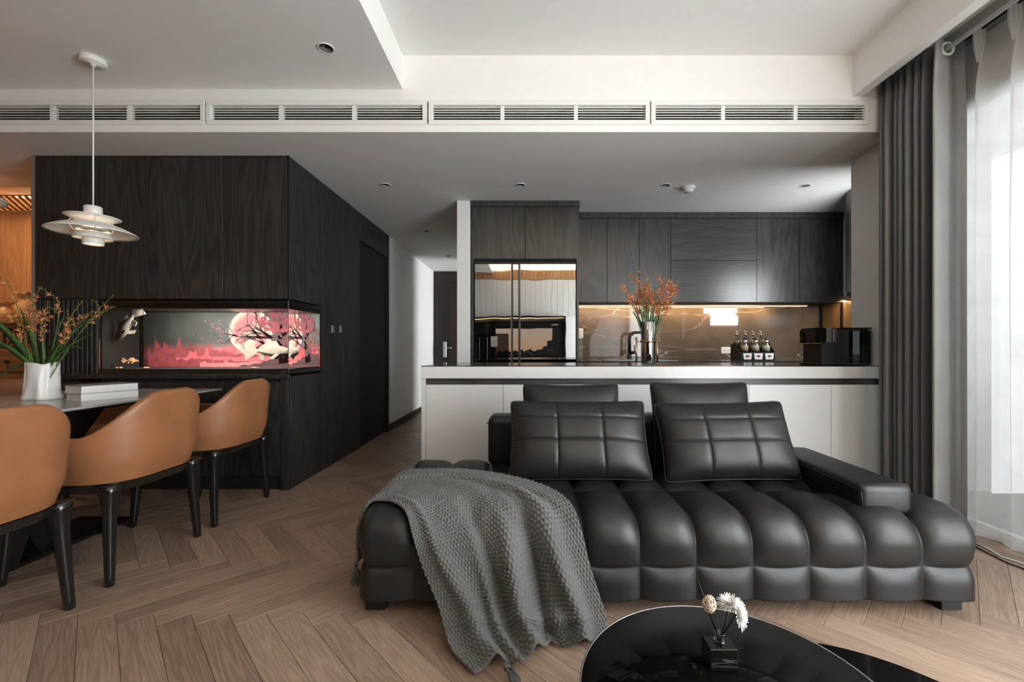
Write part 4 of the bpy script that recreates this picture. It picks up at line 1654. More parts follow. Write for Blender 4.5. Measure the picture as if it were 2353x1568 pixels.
# stone splashback, worktop, low cupboards
sbox('wall_splashback', M['backsplash'], .462, 3.185, 4.746, 4.76, .90, 1.4835)
M['side_bronze'] = wood('side_bronze', (.10, .066, .035), (.23, .155, .082), 'z', .30, .7)
sp = sbox('wall_side_panel', M['side_bronze'], 3.172, 3.19, 3.20, 4.744, .90, 1.4835)
part('post', M['black_metal'], sp, 3.155, 3.172, 4.405, 4.425, .90, 1.4835)
part('post', M['black_metal'], sp, 3.155, 3.172, 4.715, 4.744, .90, 1.4835)
t = thing('kitchen_worktop', 'dark stone worktop along the splashback', 'worktop', (1.8, 4.35, .86))
mb = MB().box(.462, 3.170, 3.95, 4.745, .86, .90, .003)
mb.box(2.56, 3.170, 3.20, 3.949, .86, .8995, .003)
mb.build('slab', M['dark_stone'], t)
cab('base_cabinet', 'charcoal low cupboard under the splashback worktop', .463, 2.60, 3.98, 4.74, .08, .858, [(.463 + k * .534, .463 + (k + 1) * .534, .09, .85, None) for k in range(4)], KW)

# sockets
def socket(label, x0, x1, z0, z1, tall):
    t = thing('wall_socket', label, 'socket', ((x0 + x1) / 2, 4.746, z0), 'white sockets on the splashback')
    part('plate', M['white_plastic'], t, x0, x1, 4.738, 4.746, z0, z1, .002)
    cx, cz, w, h = (x0 + x1) / 2, (z0 + z1) / 2, (x1 - x0), (z1 - z0)
    part('insert', M['white_ceramic'], t, cx - w * .34, cx + w * .34, 4.736, 4.738, cz - h * .34, cz + h * .34)
    for k in (-1, 1):
        ox, oz = (0, k * h * .17) if tall else (k * w * .18, 0)
        for dx, dz in ((-.008, .007), (.008, .007), (0, -.008)):
            part('slot', M['black_matte'], t, cx + ox + dx - .0022, cx + ox + dx + .0022, 4.7352, 4.736, cz + oz + dz - .004, cz + oz + dz + .004)


socket('tall white wall socket beside the refrigerator', .517, .583, 1.124, 1.233, True)
socket('wide white wall socket next to the spice rack', 2.088, 2.202, .958, 1.030, False)

# extractor hood over the return worktop
t = thing('extractor_hood', 'rounded dark steel extractor hood rising to the ceiling', 'hood', (2.98, 3.72, 1.44))


def hood_pts(z, g=0.0):
    pts = []
    for k in range(25):
        a = PI / 2 + PI * k / 24
        pts.append((3.165 if k in (0, 24) else 3.02 + (.235 + g) * math.cos(a) * 1.0, 3.72 + (.30 + g) * math.sin(a), z))
    return pts


def hood_solid(name, z0, z1, g, m):
    a, b = hood_pts(z0, g), hood_pts(z1, g)
    n = len(a)
    MB().add(a + b, [(i, i + 1, n + i + 1, n + i) for i in range(n - 1)] + [(n - 1, 0, n, 2 * n - 1), tuple(range(n)), tuple(range(2 * n - 1, n - 1, -1))], 0, False).build(name, m, t)


M['hood_steel'] = plain('hood_steel', (.17, .17, .172), .38, .9, var=.04)
hood_solid('duct_cover', 1.505, LOW - .001, 0, M['hood_steel'])
hood_solid('glass_collar', 1.475, 1.504, .025, M['gloss_black'])
hood_solid('lip', 1.455, 1.474, .012, M['dark_steel'])
for k in range(5):
    MB().lathe([(0, -.004), (.005, -.003), (.005, .003), (0, .004)], (2.783, 3.72 + .03, 1.64 + k * .022), 8).build('button', M['steel'], t)
t = thing('frying_pan', 'black frying pan on the hob beside the water dispenser', 'pan', (2.72, 3.86, .90))
MB().lathe([(0, .004), (.105, .004), (.125, .030), (.128, .030), (.108, .0), (0, 0)], (2.78, 3.80, .905), 32).build('bowl', M['black_plastic'], t)
MB().tube([(2.70, 3.88, .93), (2.60, 3.97, .945), (2.545, 4.02, .95)], [.010, .010, .008], 8).build('handle', M['black_plastic'], t)
t = thing('hob', 'black glass hob on the return worktop', 'hob', (2.86, 3.75, .90))
part('glass_top', M['gloss_black'], t, 2.60, 3.10, 3.30, 3.92, .8995, .905)

# tap and sink
t = thing('kitchen_tap', 'matte black kitchen tap behind the glass vase', 'tap', (1.04, 4.55, .90))
x, y = 1.045, 4.55
MB().lathe([(.030, 0), (.030, .006), (.024, .010), (.023, .05), (.021, .055)], (x, y, .90), 20).build('base', M['black_plastic'], t)
MB().tube([(x, y, .95), (x, y, 1.12), (x + .006, y, 1.155), (x + .025, y, 1.178), (x + .05, y, 1.182), (x + .115, y - .02, 1.182), (x + .125, y - .02, 1.178), (x + .126, y - .02, 1.158)], [.017, .016, .016, .016, .016, .014, .014, .015], 14).build('spout', M['black_plastic'], t)
m2 = MB().tube([(x + .01, y - .02, .972), (x + .055, y - .03, .972)], .017, 12)
m2.tube([(x + .045, y - .03, .975), (x + .040, y - .03, 1.05)], .0055, 8)
m2.build('lever', M['black_plastic'], t)
t = thing('kitchen_sink', 'steel sink rim set in the worktop below the tap', 'sink', (1.1, 4.35, .90))
mb = MB()
for a in ((.72, 1.42, 4.14, 4.16), (.72, 1.42, 4.46, 4.48), (.72, .74, 4.16, 4.46), (1.40, 1.42, 4.16, 4.46)):
    mb.box(*a, .9002, .904)
mb.build('rim', M['dark_steel'], t)
part('basin', M['dark_steel'], t, .74, 1.40, 4.16, 4.46, .9001, .9012)

# ---- peninsula counter
YP = 2.92
t = thing('peninsula_counter', 'long white counter with a dark stone top behind the sofa', 'counter', (.8, 3.2, 0))
part('carcass', M['black_matte'], t, -.70, 2.355, YP + .035, 3.55, 0, .80)
part('edge_band', M['white_lacquer'], t, -.730, 2.358, YP, YP + .05, .815, .8945, .0015)
part('stone_top', M['dark_stone'], t, -.728, 2.358, YP + .051, 3.60, .872, .900, .002)
part('stone_lip', M['dark_stone'], t, -.728, 2.358, YP + .001, YP + .051, .8948, .900)
part('end_panel', M['white_lacquer'], t, -.729, -.701, YP + .008, 3.59, 0, .8145, .0015)
part('recessed_strip', KF, t, -.700, 2.357, YP + .022, YP + .034, .770, .815)  # dark wood strip set back under the edge band
xs = [-.700, -.178, .375, .925, 1.478, 2.030, 2.357]
for i in range(6):
    part('front_panel', M['white_lacquer'], t, xs[i] + .001, xs[i + 1] - .001, YP + .010, YP + .034, .004, .772, .0015)

# ---- glass vase in a brass stand, with crocosmia
vx, vy, vz = .832, 3.05, .900
t = thing('glass_vase', 'tall ribbed glass cylinder vase in a brass stand on the counter', 'vase', (vx, vy, vz))
mb = MB()
n = 48


def ribs(u, v):
    prof = [(.0, .002), (.047, .002), (.049, .008), (.049, .301), (.0485, .303), (.0455, .301), (.0455, .014), (.0, .014)]
    i = min(int(round(v * 7)), 7)
    r, z = prof[i]
    a = 2 * PI * u
    if 1 < i < 4:
        r *= 1 + .022 * abs(math.cos(9 * a))
    return (vx + r * math.cos(a), vy + r * math.sin(a), vz + z)


mb.grid(ribs, 96, 7, closed_u=True)
mb.build('cylinder', M['mirrored_glass'], t)
MB().lathe([(.0, .015), (.045, .015), (.045, .10), (.0, .10)], (vx, vy, vz), 32).build('vase_water', M['pane'], t)
st = MB()
for k in range(3):
    a = math.radians(180 + 120 * k)
    e = Vector((math.cos(a), math.sin(a), 0))
    q = Vector((vx, vy, vz)) + e * .083
    m3 = MB().tube([q + Vector((0, 0, .003)), q + Vector((0, 0, .185))], .0062, 12)
    m3.lathe([(0, 0), (.0075, .0), (.0075, .012), (0, .012)], q + Vector((0, 0, .004)), 12)
    m3.lathe([(0, .0), (.009, .004), (.0095, .012), (.006, .018), (0, .020)], q + Vector((0, 0, .178)), 12)
    m3.tube([q + Vector((0, 0, .165)), q - e * .030 + Vector((0, 0, .165))], .0045, 8)
    m3.build('stand_leg', M['brass'], t)
MB().lathe([(.0515, -.007), (.054, -.007), (.054, .007), (.0515, .007)], (vx, vy, vz + .165), 40, closed=True).build('ring', M['brass'], t)

rn = random.Random(5)
t = thing('crocosmia_bouquet', 'tall bouquet of orange crocosmia sprays in the glass vase', 'flowers', (vx, vy, vz + .02))
for k in range(15):
    tx = 1450 + 80 * k / 14 + rn.uniform(-6, 6)
    ty = rn.uniform(655, 735)
    tip = Pt(tx, ty, vy + rn.uniform(-.05, .05))
    b = Vector((vx + rn.uniform(-.025, .025), vy + rn.uniform(-.025, .025), vz + .02))
    blade(MB(), b, Vector((vx + (tip.x - vx) * .35, vy, vz + .30)), tip, rn.uniform(.006, .011)).build('leaf', M['leaf_green'], t)
for (tx, ty, br, op) in [(1418, 640, 1, .6), (1424, 652, 1, .4), (1455, 622, 2, .7), (1482, 617, 1, .1), (1476, 632, 2, .8), (1492, 634, 2, .8), (1500, 650, 2, .6), (1530, 632, 2, .6), (1542, 640, 2, .7),
                         (1568, 632, 2, .7), (1560, 645, 2, .6), (1552, 660, 3, .6), (1570, 668, 1, .2), (1545, 690, 2, .5), (1460, 655, 3, .8), (1470, 668, 3, .8), (1488, 670, 3, .8), (1512, 668, 3, .6), (1520, 690, 3, .5), (1482, 700, 3, .5), (1455, 685, 2, .5), (1440, 668, 2, .3)]:
    dy = rn.uniform(-.07, .07)
    tip = Pt(tx, ty, vy + dy)
    b = Vector((vx + rn.uniform(-.025, .025), vy + rn.uniform(-.025, .025), vz + .02))
    mid = Vector((vx + (tip.x - vx) * .30, vy + dy * .4, vz + .02 + (tip.z - vz) * .62))
    flower_stem(t, b, mid, tip, rn, .0020, 15, .0165, op * .72, .36, br, [M['petal_orange'], M['bud_ochre'], M['petal_pale']])

# ---- spice rack
SY = 4.10
t = thing('spice_rack', 'black countertop spice rack with three little white drawers', 'rack', (2.13, SY, .90))
rx0, rx1 = 1.985, 2.310
part('bottom', M['black_plastic'], t, rx0, rx1, SY, SY + .20, .900, .906)
part('front', M['black_plastic'], t, rx0 + .005, rx1, SY, SY + .012, .906, .982, .002)
MB().prism([(SY, .906), (SY + .20, .906), (SY + .20, 1.06), (SY + .09, 1.06), (SY, .982)], rx0, rx0 + .006, 'x').build('side', M['black_plastic'], t)
MB().prism([(SY, .906), (SY + .20, .906), (SY + .20, 1.06), (SY + .09, 1.06), (SY, .982)], rx1 - .006, rx1, 'x').build('side', M['black_plastic'], t)
part('shelf', M['black_plastic'], t, rx0 + .006, rx1 - .006, SY + .012, SY + .09, .976, .982)
part('shelf', M['black_plastic'], t, rx0 + .006, rx1 - .006, SY + .09, SY + .20, 1.0, 1.006)
part('back', M['black_plastic'], t, rx0, rx1, SY + .196, SY + .20, .906, 1.06)
for k in range(3):
    x0 = rx0 + .022 + k * .103
    d = MB().prism([(x0, .970), (x0 + .083, .970), (x0 + .076, .912), (x0 + .007, .912)], SY - .010, SY - .0005).build('drawer', M['white_plastic'], t)
    MB().prism([(x0 + .0415 + .017 * math.cos(a), .943 + .010 * math.sin(a)) for a in [2 * PI * i / 14 for i in range(14)]], SY - .013, SY - .0101).build('emblem', M['bean'], d)
for k, (lab, dark) in enumerate((('oil bottle with steel pourer, dark filling, first in the spice rack', 1), ('clear oil bottle with steel pourer, second along the spice rack', 0), ('clear oil bottle with steel pourer, third along the spice rack', 0), ('clear oil bottle with steel pourer, nearest the water dispenser', 0))):
    x, y = rx0 + .045 + k * .075 + (.0 if k else -.01), SY + .145
    o = thing('oil_bottle', lab, 'bottle', (x, y, 1.006), 'oil bottles in the spice rack')
    pr = [(.0, .002), (.033, .002), (.034, .008), (.034, .075), (.026, .095), (.013, .112), (.012, .138), (.010, .138), (.011, .110), (.024, .093), (.032, .074), (.032, .010), (0, .010)]
    MB().lathe(pr, (x, y, 1.006), 24).build('bottle_body', M['vase_glass'], o)
    MB().lathe([(0, .0105), (.0315, .0105), (.0315, .062 if dark else .045), (0, .062 if dark else .045)], (x, y, 1.006), 20).build('filling', M['soy'] if dark else M['spice_tan'], o)
    c = Vector((x, y, 1.006))
    m4 = MB().lathe([(.0, .136), (.014, .136), (.014, .150), (.007, .156), (0, .157)], c, 16)
    m4.tube([c + Vector((0, 0, .150)), c + Vector((-.003, 0, .168)), c + Vector((-.014, -.004, .185))], [.0055, .005, .0035], 8)
    m4.tube([c + Vector((.002, 0, .165)), c + Vector((.013, 0, .178))], .004, 8)
    m4.build('pourer', M['steel'], o)
for k, lab in enumerate(('glass spice jar of tan powder over the first little drawer', 'glass spice jar of pale powder over the middle little drawer', 'glass spice jar of pale powder over the last little drawer')):
    x, y = rx0 + .063 + k * .103, SY + .052
    o = thing('spice_jar', lab, 'jar', (x, y, .982), 'spice jars in the rack')
    MB().lathe([(0, .001), (.036, .001), (.038, .006), (.038, .070), (.030, .082), (.029, .092), (.027, .092), (.028, .080), (.0365, .069), (.0365, .006), (0, .004)], (x, y, .982), 24).build('jar_body', M['vase_glass'], o)
    MB().lathe([(0, .0045), (.0362, .0065), (.0362, .058), (.02, .061), (0, .064)], (x, y, .982), 20).build('powder', M['spice_tan'] if k == 0 else M['spice'], o)
    MB().lathe([(.0315, .086), (.0325, .088), (.0325, .108), (.029, .112), (0, .112)], (x, y, .982), 20).build('collar', M['steel'], o)
    MB().lathe([(.010, .112), (.011, .113), (.011, .134), (0, .136)], (x, y, .982), 14).build('stopper', M['black_plastic'], o)

# ---- water dispenser
DY = 2.985
t = thing('water_dispenser', 'black countertop water dispenser with a steel tap head', 'water dispenser', (2.15, DY + .1, .90))
part('body', M['black_plastic'], t, 2.0, 2.325, DY, DY + .20, .901, 1.148, .004)
part('top_lid', M['black_metal'], t, 2.135, 2.342, DY - .006, DY + .206, 1.149, 1.160, .003)
part('water_tank', M['smoked'], t, 2.190, 2.336, DY - .008, DY + .0, .915, 1.140, .003)
part('tank_core', M['dark_steel'], t, 2.20, 2.325, DY - .004, DY - .001, .92, 1.03)
part('seam', M['steel'], t, 2.118, 2.121, DY - .002, DY + .01, .905, 1.147)
MB().prism([(1.958, 1.055), (2.032, 1.060), (2.040, 1.146), (2.028, 1.158), (1.972, 1.160), (1.958, 1.140)], DY - .002, DY + .17).build('tap_head', M['gloss_black'], t)
part('steel_sleeve', M['steel'], t, 2.034, 2.072, DY - .004, DY + .17, 1.058, 1.158, .004)
part('steel_sleeve', M['dark_steel'], t, 2.074, 2.082, DY - .001, DY + .17, 1.058, 1.150, .001)
part('steel_sleeve', M['steel'], t, 2.083, 2.110, DY - .004, DY + .17, 1.058, 1.152, .004)
part('spout', M['brass'], t, 1.955, 2.03, DY + .0, DY + .14, 1.046, 1.056, .002)
MB().tube([(2.04, DY + .03, 1.058), (2.04, DY + .03, 1.036)], .007, 10).build('nozzle', M['steel'], t)
part('drip_tray', M['black_metal'], t, 1.965, 2.0, DY + .01, DY + .19, .901, .912, .002)
# ================================================================== sofa
SX0, SX1, SF, SBK = -.648, 1.690, 1.635, 2.56
SZ0, SZ1 = .055, .362
seam_x = [SX0 + (SX1 - SX0) * k / 11 for k in range(1, 11)]
seam_y = [2.0, 2.28]
seam_z = [.200]
t = thing('leather_sofa', 'low black leather sofa with deep square tufting on the oak floor', 'sofa', (.52, 2.1, 0))
xs = axis_pts(SX0, SX1, .030, seam_x)
ys = axis_pts(SF, SBK, .030, seam_y)
zs = axis_pts(SZ0, SZ1, .026, seam_z)
rr = .105


def rim_pts(lo, hi, r, seams=()):
    return [lo + r * k for k in (.08, .2, .35, .5, .68, .85)] + [hi - r * k for k in (.08, .2, .35, .5, .68, .85)]


def merge(a, b, tol=.003):
    out = sorted(a)
    for q in b:
        if all(abs(q - p) > tol for p in out):
            out.append(q)
    return sorted(out)


xs, ys, zs = merge(xs, rim_pts(SX0, SX1, rr)), merge(ys, rim_pts(SF, SBK, rr)), merge(zs, rim_pts(SZ0, SZ1, .10))
vs, fs = lattice(xs, ys, zs)


def pf(d, half):
    """profile of the padding: 0 in the seam, 1 on the crown of the tuft"""
    k = min(d / half, 1.0)
    return 1 - (1 - k) ** 3.0


def body_map(p):
    lo, hi = (SX0, SF, SZ0), (SX1, SBK, SZ1)
    rx, ry, rb = .050, .105, .020
    q = Vector((min(max(p[0], lo[0] + rx), hi[0] - rx), min(max(p[1], lo[1] + ry), hi[1] - ry), min(max(p[2], lo[2] + rb), hi[2] - rr)))
    d = Vector(p) - q
    d = Vector((d.x / rx, d.y / ry, d.z / (rr if d.z > 0 else rb)))
    n = d.normalized() if d.length > 1e-9 else Vector((0, 0, 1))
    pos = q + Vector((n.x * rx, n.y * ry, n.z * (rr if n.z > 0 else rb)))
    h = 1.0
    if abs(n.x) < .85:
        h *= pf(min(abs(p[0] - s) for s in seam_x), .095)
    if n.z < .90:
        h *= pf(abs(p[2] - .200), .085)
    if abs(n.y) < .93 or n.z > .5:
        k_ = min(min(abs(p[1] - s) for s in seam_y) / .17, 1.0)
        h *= 1 - (1 - k_) ** 2.0
    if n.z < -.5:
        h = .6
    A = .021 + (.025 if p[1] < 2.2 else .007) * max(n.z, 0)
    if n.z < -.2:
        A *= .3
    pos = pos + n * (A * h - .004)
    # upper tufts sag over the lower row between the column seams
    fx = (p[0] - SX0) / (SX1 - SX0) * 11
    if abs(n.y) > .5 and n.z < .5:
        pos.z -= .010 * math.sin(PI * (fx % 1)) * math.exp(-((p[2] - .2) / .055) ** 2)
    return pos


sofa_body = MB().add([body_map(p) for p in vs], fs, 0, True).build('seat_base', M['black_leather'], t)
bk = MB()
rbox(bk, -.235, 1.345, 2.385, 2.565, .36, .648, .045, .06, lambda p, n: .004 * math.sin(p.x * 9))
bk.build('backrest', M['black_leather'], t)
mb = MB()
for y0 in (2.383,):
    pts = [(-.238, 2.43 + 0, .605), (-.236, 2.395, .606), (-.20, 2.3835, .607)] + [(-.20 + k * .1, 2.3835, .607) for k in range(1, 16)]
    mb.tube(pts, .0022, 6)
mb.build('piping', M['black_leather'], t)
ar = MB()
rbox(ar, 1.305, 1.515, 1.715, 2.38, .354, .478, .026, .04, lambda p, n: .006 * (1 - ((p.x - 1.41) / .105) ** 2) * (1 if abs(n.y) < .5 or n.y < 0 else 0))
ar.build('armrest', M['black_leather'], t)
mb = MB().tube([(1.3055, 2.36, .458), (1.3045, 1.80, .458), (1.306, 1.745, .456), (1.311, 1.7215, .448), (1.312, 1.7185, .426), (1.312, 1.7185, .371)], .0026, 6)
mb.build('piping', M['black_leather'], t)
for x0, x1 in ((-.640, -.560), (1.600, 1.682)):
    for y0, y1 in ((1.69, 1.77), (2.42, 2.50)):
        part('foot', M['black_plastic'], t, x0, x1, y0, y1, 0, .060, .003)


def cushion(name, label, loc, w, h, th, tilt, yaw, sa, sb, group, roll=0.0, seed=0):
    """leather cushion standing on its lower edge; local x across, z up, y through; sa/sb are seam positions as fractions -1..1"""
    t = thing(name, label, 'cushion', loc, group)
    A = axis_pts(-1, 1, .05, sa, (.007, .017, .04))
    B = axis_pts(-1, 1, .06, sb, (.011, .028, .07))
    A = merge(A, [-.99, -.97, -.93, .99, .97, .93], .004)
    B = merge(B, [-.985, -.96, -.92, .985, .96, .92], .004)
    na, nb = len(A), len(B)
    vs, fs = [], []

    def edge(a, b):
        # outline: sides bow in slightly, corners stay sharp-ish
        x = a * w / 2 * (1 - .035 * (1 - b * b))
        z = b * h / 2 * (1 - .045 * (1 - a * a))
        k = max(0, abs(a) - .86) / .14
        m_ = max(0, abs(b) - .80) / .20
        c = k * k * m_ * m_
        return x * (1 - .022 * c), z * (1 - .035 * c)

    def height(a, b, front):
        f = ((1 - abs(a) ** 3.6) * (1 - abs(b) ** 3.0))
        hh = th / 2 * max(f, 0) ** .52
        if front:
            g = 1.0
            if sa:
                g *= 1 - .085 * math.exp(-min(abs(a - s) for s in sa) * w / 2 / .006)
            if sb:
                g *= 1 - .085 * math.exp(-min(abs(b - s) for s in sb) * h / 2 / .006)
            hh *= g
        hh += .0035 * mnoise.noise(Vector((a * 2.3 + seed, b * 2.0, 1.3 * front))) * max(f, 0) ** .5
        return hh + .002
    for front in (1, 0):
        for b in B:
            for a in A:
                x, z = edge(a, b)
                hh = height(a, b, front)
                vs.append((x, -hh if front else hh, z + h / 2))
    o2 = na * nb
    for j in range(nb - 1):
        for i in range(na - 1):
            q = (j * na + i, j * na + i + 1, (j + 1) * na + i + 1, (j + 1) * na + i)
            fs.append(q)
            fs.append(tuple(o2 + k for k in reversed(q)))
    ring = [i for i in range(na)] + [j * na + na - 1 for j in range(1, nb)] + [(nb - 1) * na + i for i in range(na - 2, -1, -1)] + [j * na for j in range(nb - 2, 0, -1)]
    for k in range(len(ring)):
        a, b = ring[k], ring[(k + 1) % len(ring)]
        fs.append((b, a, o2 + a, o2 + b))
    me_loc = Vector(loc)
    mb = MB().add([Vector(v) + me_loc for v in vs], fs, 0, True)
    mb.build('cover', M['black_leather'], t)
    pp = MB()
    pts = [Vector(((vs[k][0]) * 1.004, 0, (vs[k][2] - h / 2) * 1.008 + h / 2)) + me_loc for k in ring]
    pp.tube(pts + [pts[0]], .0036, 6, cap=False)
    pp.build('piping', M['black_leather'], t)
    t.rotation_euler = (-tilt, roll, yaw)
    return t


S3 = (-.33, .33)
cushion('headrest_cushion', 'plain black leather back cushion behind the tufted cushion nearer the throw', (.222, 2.262, .400), .515, .435, .15, .24, 0, (), (), 'plain back cushions', seed=1)
cushion('headrest_cushion', 'plain black leather back cushion behind the tufted cushion nearer the armrest', (.916, 2.262, .400), .525, .445, .15, .24, 0, (), (), 'plain back cushions', seed=2)
cushion('seat_cushion', 'black leather cushion with stitched squares, beside the grey throw', (.243, 2.060, .392), .680, .395, .19, .46, 0, S3, (-.10, .48), 'stitched leather cushions', seed=3)
cushion('seat_cushion', 'black leather cushion with stitched squares, beside the armrest', (.968, 2.060, .390), .650, .390, .19, .46, 0, (-.36, .33), (-.10, .46), 'stitched leather cushions', -.02, seed=4)

# ================================================================== knitted throw
rows = [((-.690, 1.745, .16), (-.690, 2.165, .18)), ((-.686, 1.74, .30), (-.686, 2.165, .33)), ((-.640, 1.735, .400), (-.630, 2.17, .402)),
        ((-.575, 1.725, .416), (-.47, 2.165, .416)), ((-.515, 1.690, .416), (-.285, 2.14, .418)), ((-.465, 1.640, .396), (-.08, 2.02, .422)),
        ((-.430, 1.596, .330), (.075, 1.87, .422)), ((-.405, 1.588, .262), (.160, 1.70, .412)), ((-.375, 1.580, .190), (.192, 1.600, .345)),
        ((-.335, 1.565, .110), (.215, 1.582, .246)), ((-.300, 1.515, .060), (.245, 1.570, .150)), ((-.258, 1.430, .030), (.272, 1.552, .062)), ((-.172, 1.345, .014), (.262, 1.508, .014))]
rows = [(Vector(a), Vector(b)) for a, b in rows]
NU, NV = 400, 720            # across, along
L0 = np.array([r[0] for r in rows], float)
R0 = np.array([r[1] for r in rows], float)


def catmull(P, s):
    n = len(P) - 1
    f = s * n
    i = np.clip(f.astype(int), 0, n - 1)
    u = (f - i)[:, None]
    p0, p1, p2, p3 = P[np.clip(i - 1, 0, n)], P[i], P[np.clip(i + 1, 0, n)], P[np.clip(i + 2, 0, n)]
    return .5 * (2 * p1 + (p2 - p0) * u + (2 * p0 - 5 * p1 + 4 * p2 - p3) * u ** 2 + (3 * p1 - p0 - 3 * p2 + p3) * u ** 3)


sv = np.linspace(0, 1, NV + 1)
# equal steps along the length
Cm = catmull((L0 + R0) / 2, sv)
dl = np.concatenate([[0], np.cumsum(np.linalg.norm(np.diff(Cm, axis=0), axis=1))])
sv2 = np.interp(np.linspace(0, dl[-1], NV + 1), dl, sv)
LL, RR_ = catmull(L0, sv2), catmull(R0, sv2)
uu = np.linspace(0, 1, NU + 1)
P = LL[:, None, :] * (1 - uu)[None, :, None] + RR_[:, None, :] * uu[None, :, None]
# clear the rounded front edge of the seat where the straight span would cut through it
S = sv2[:, None] * 12
U = uu[None, :]
P[..., 2] += 0.018 * np.exp(-((S - 5.4) / 1.5) ** 2) * np.sin(PI * U)
P[..., 1] -= 0.030 * np.exp(-((S - 7.0) / 1.4) ** 2) * np.sin(PI * U)


def normals(P):
    du = np.gradient(P, axis=1)
    dv = np.gradient(P, axis=0)
    n = np.cross(du, dv)
    n /= np.linalg.norm(n, axis=2, keepdims=True) + 1e-12
    return n


N = normals(P)
if N[NV // 2, NU // 2, 1] > 0:
    N = -N
# folds: they begin on the seat and open out towards the floor
w_top = np.clip((S - 2.2) / 2.0, 0, 1)
w_bot = np.clip((S - 5.0) / 5.0, 0, 1)
amp = 0.006 * w_top + 0.058 * w_bot
shift = 0.05 * np.sin(S * .8)
fold = (np.exp(-(((U - .16 - shift * .5) / .055) ** 2)) * .6 + np.exp(-(((U - .52 + .03 * (S - 8) * w_bot - .02) / .060) ** 2)) * 1.0
        + np.exp(-(((U - .80 - shift * .4) / .055) ** 2)) * .85 + np.exp(-(((U - .33 - .02 * np.sin(S)) / .03) ** 2)) * .40 * w_bot
        - np.exp(-(((U - .67 + .02 * (S - 8) * w_bot) / .045) ** 2)) * .9 - np.exp(-(((U - .40) / .04) ** 2)) * .45)
tuck = (np.exp(-(((U - .05 - (S - 3) * .018) / .022) ** 2)) * .011 + np.exp(-(((U - .62 - (S - 3) * .05) / .030) ** 2)) * .016 - np.exp(-(((U - .70 - (S - 3) * .05) / .028) ** 2)) * .008) * np.clip((S - 1.5), 0, 1) * np.clip((8.5 - S) / 2.5, 0, 1)
P = P + N * (amp * fold + tuck)[..., None]
# a rumple where the cloth meets the floor
rum = np.exp(-((S - 10.4 - .9 * (U - .4)) / .28) ** 2) * (.030 * np.exp(-((U - .62) / .16) ** 2) + .014 * np.exp(-((U - .2) / .2) ** 2))
P[..., 1] -= rum
P[..., 2] += rum * .5
hem = np.clip((S - 11.0), 0, 1)
P[..., 1] += .030 * np.sin(U * PI * 4.2 + .3) * hem * np.sin(PI * np.clip(U * 1.05, 0, 1)) * .9
P[..., 2] = np.maximum(P[..., 2], .012)
P[..., 2] += np.abs(np.sin(U * PI * 3.1)) * .016 * hem * np.sin(PI * U)
# keep the cloth clear of the sofa: rays down onto the seat and back onto its front, on a coarse grid
from mathutils.bvhtree import BVHTree
so = bpy.data.objects['seat_base']
bvh = BVHTree.FromPolygons([Vector(v.co) + wloc(so) for v in so.data.vertices], [tuple(p.vertices) for p in so.data.polygons])
gj, gi = np.arange(0, NV + 1, 6), np.arange(0, NU + 1, 5)
push = np.zeros((len(gj), len(gi), 3))
CL = .011
for a_, j in enumerate(gj):
    for b_, i in enumerate(gi):
        p = Vector(P[j, i])
        hz = bvh.ray_cast(Vector((p.x, p.y, 1.0)), Vector((0, 0, -1)))[0]
        hy = bvh.ray_cast(Vector((p.x, .8, p.z)), Vector((0, 1, 0)))[0]
        hx_ = bvh.ray_cast(Vector((-1.5, p.y, p.z)), Vector((1, 0, 0)))[0]
        if hz is None or p.z > hz.z + CL:
            if not (hz is None and hy is not None and p.y > hy.y - CL and p.x > SX0):
                continue
        opts = []
        if hz is not None:
            opts.append((hz.z + CL - p.z, (0, 0, 1)))
        if hy is not None and p.y > hy.y - CL:
            opts.append((p.y - hy.y + CL, (0, -1, 0)))
        if hx_ is not None and p.x > hx_.x - CL and p.x < SX0 + .2:
            opts.append((p.x - hx_.x + CL, (-1, 0, 0)))
        if opts:
            d_, ax_ = min(opts)
            push[a_, b_] = np.array(ax_) * max(d_, 0)
for _ in range(2):      # widen and soften the correction
    pd = np.pad(push, ((1, 1), (1, 1), (0, 0)), mode='edge')
    nb_ = np.stack([pd[1 + y:1 + y + push.shape[0], 1 + x:1 + x + push.shape[1]] for y in (-1, 0, 1) for x in (-1, 0, 1)])
    mx = nb_[np.argmax(np.abs(nb_).sum(-1), axis=0), np.arange(push.shape[0])[:, None], np.arange(push.shape[1])[None, :]]
    push = .5 * mx + .5 * np.where(np.abs(push).sum(-1, keepdims=True) > 1e-6, push, nb_.mean(0))
full = np.stack([np.stack([np.interp(np.arange(NU + 1), gi, push[a_, :, c]) for a_ in range(len(gj))]) for c in range(3)], -1)
full = np.stack([np.stack([np.interp(np.arange(NV + 1), gj, full[:, i, c]) for i in range(NU + 1)], 1) for c in range(3)], -1)
P = P + full
N = normals(P)
if N[NV // 2, NU // 2, 1] > 0:
    N = -N
# knit: staggered puffed stitches
su, sw = 46, 84
a = U * su
b = sv2[:, None] * 0 + np.linspace(0, 1, NV + 1)[:, None] * sw
st = np.abs(np.sin(PI * b)) ** .7 * (0.35 + .65 * np.abs(np.sin(PI * (a + .5 * (np.floor(b) % 2)))) ** .8)
edge_fade = np.clip(np.minimum(U, 1 - U) * 60, 0, 1)
Pk = P + N * (0.0080 * st * np.ones_like(U))[..., None]
back = P - N * 0.004
verts = np.concatenate([Pk.reshape(-1, 3), back.reshape(-1, 3)[::1]])
wd_, ht_ = NU + 1, NV + 1
ii, jj = np.meshgrid(np.arange(NU), np.arange(NV))
q = np.stack([jj * wd_ + ii, jj * wd_ + ii + 1, (jj + 1) * wd_ + ii + 1, (jj + 1) * wd_ + ii], -1).reshape(-1, 4)
offn = wd_ * ht_
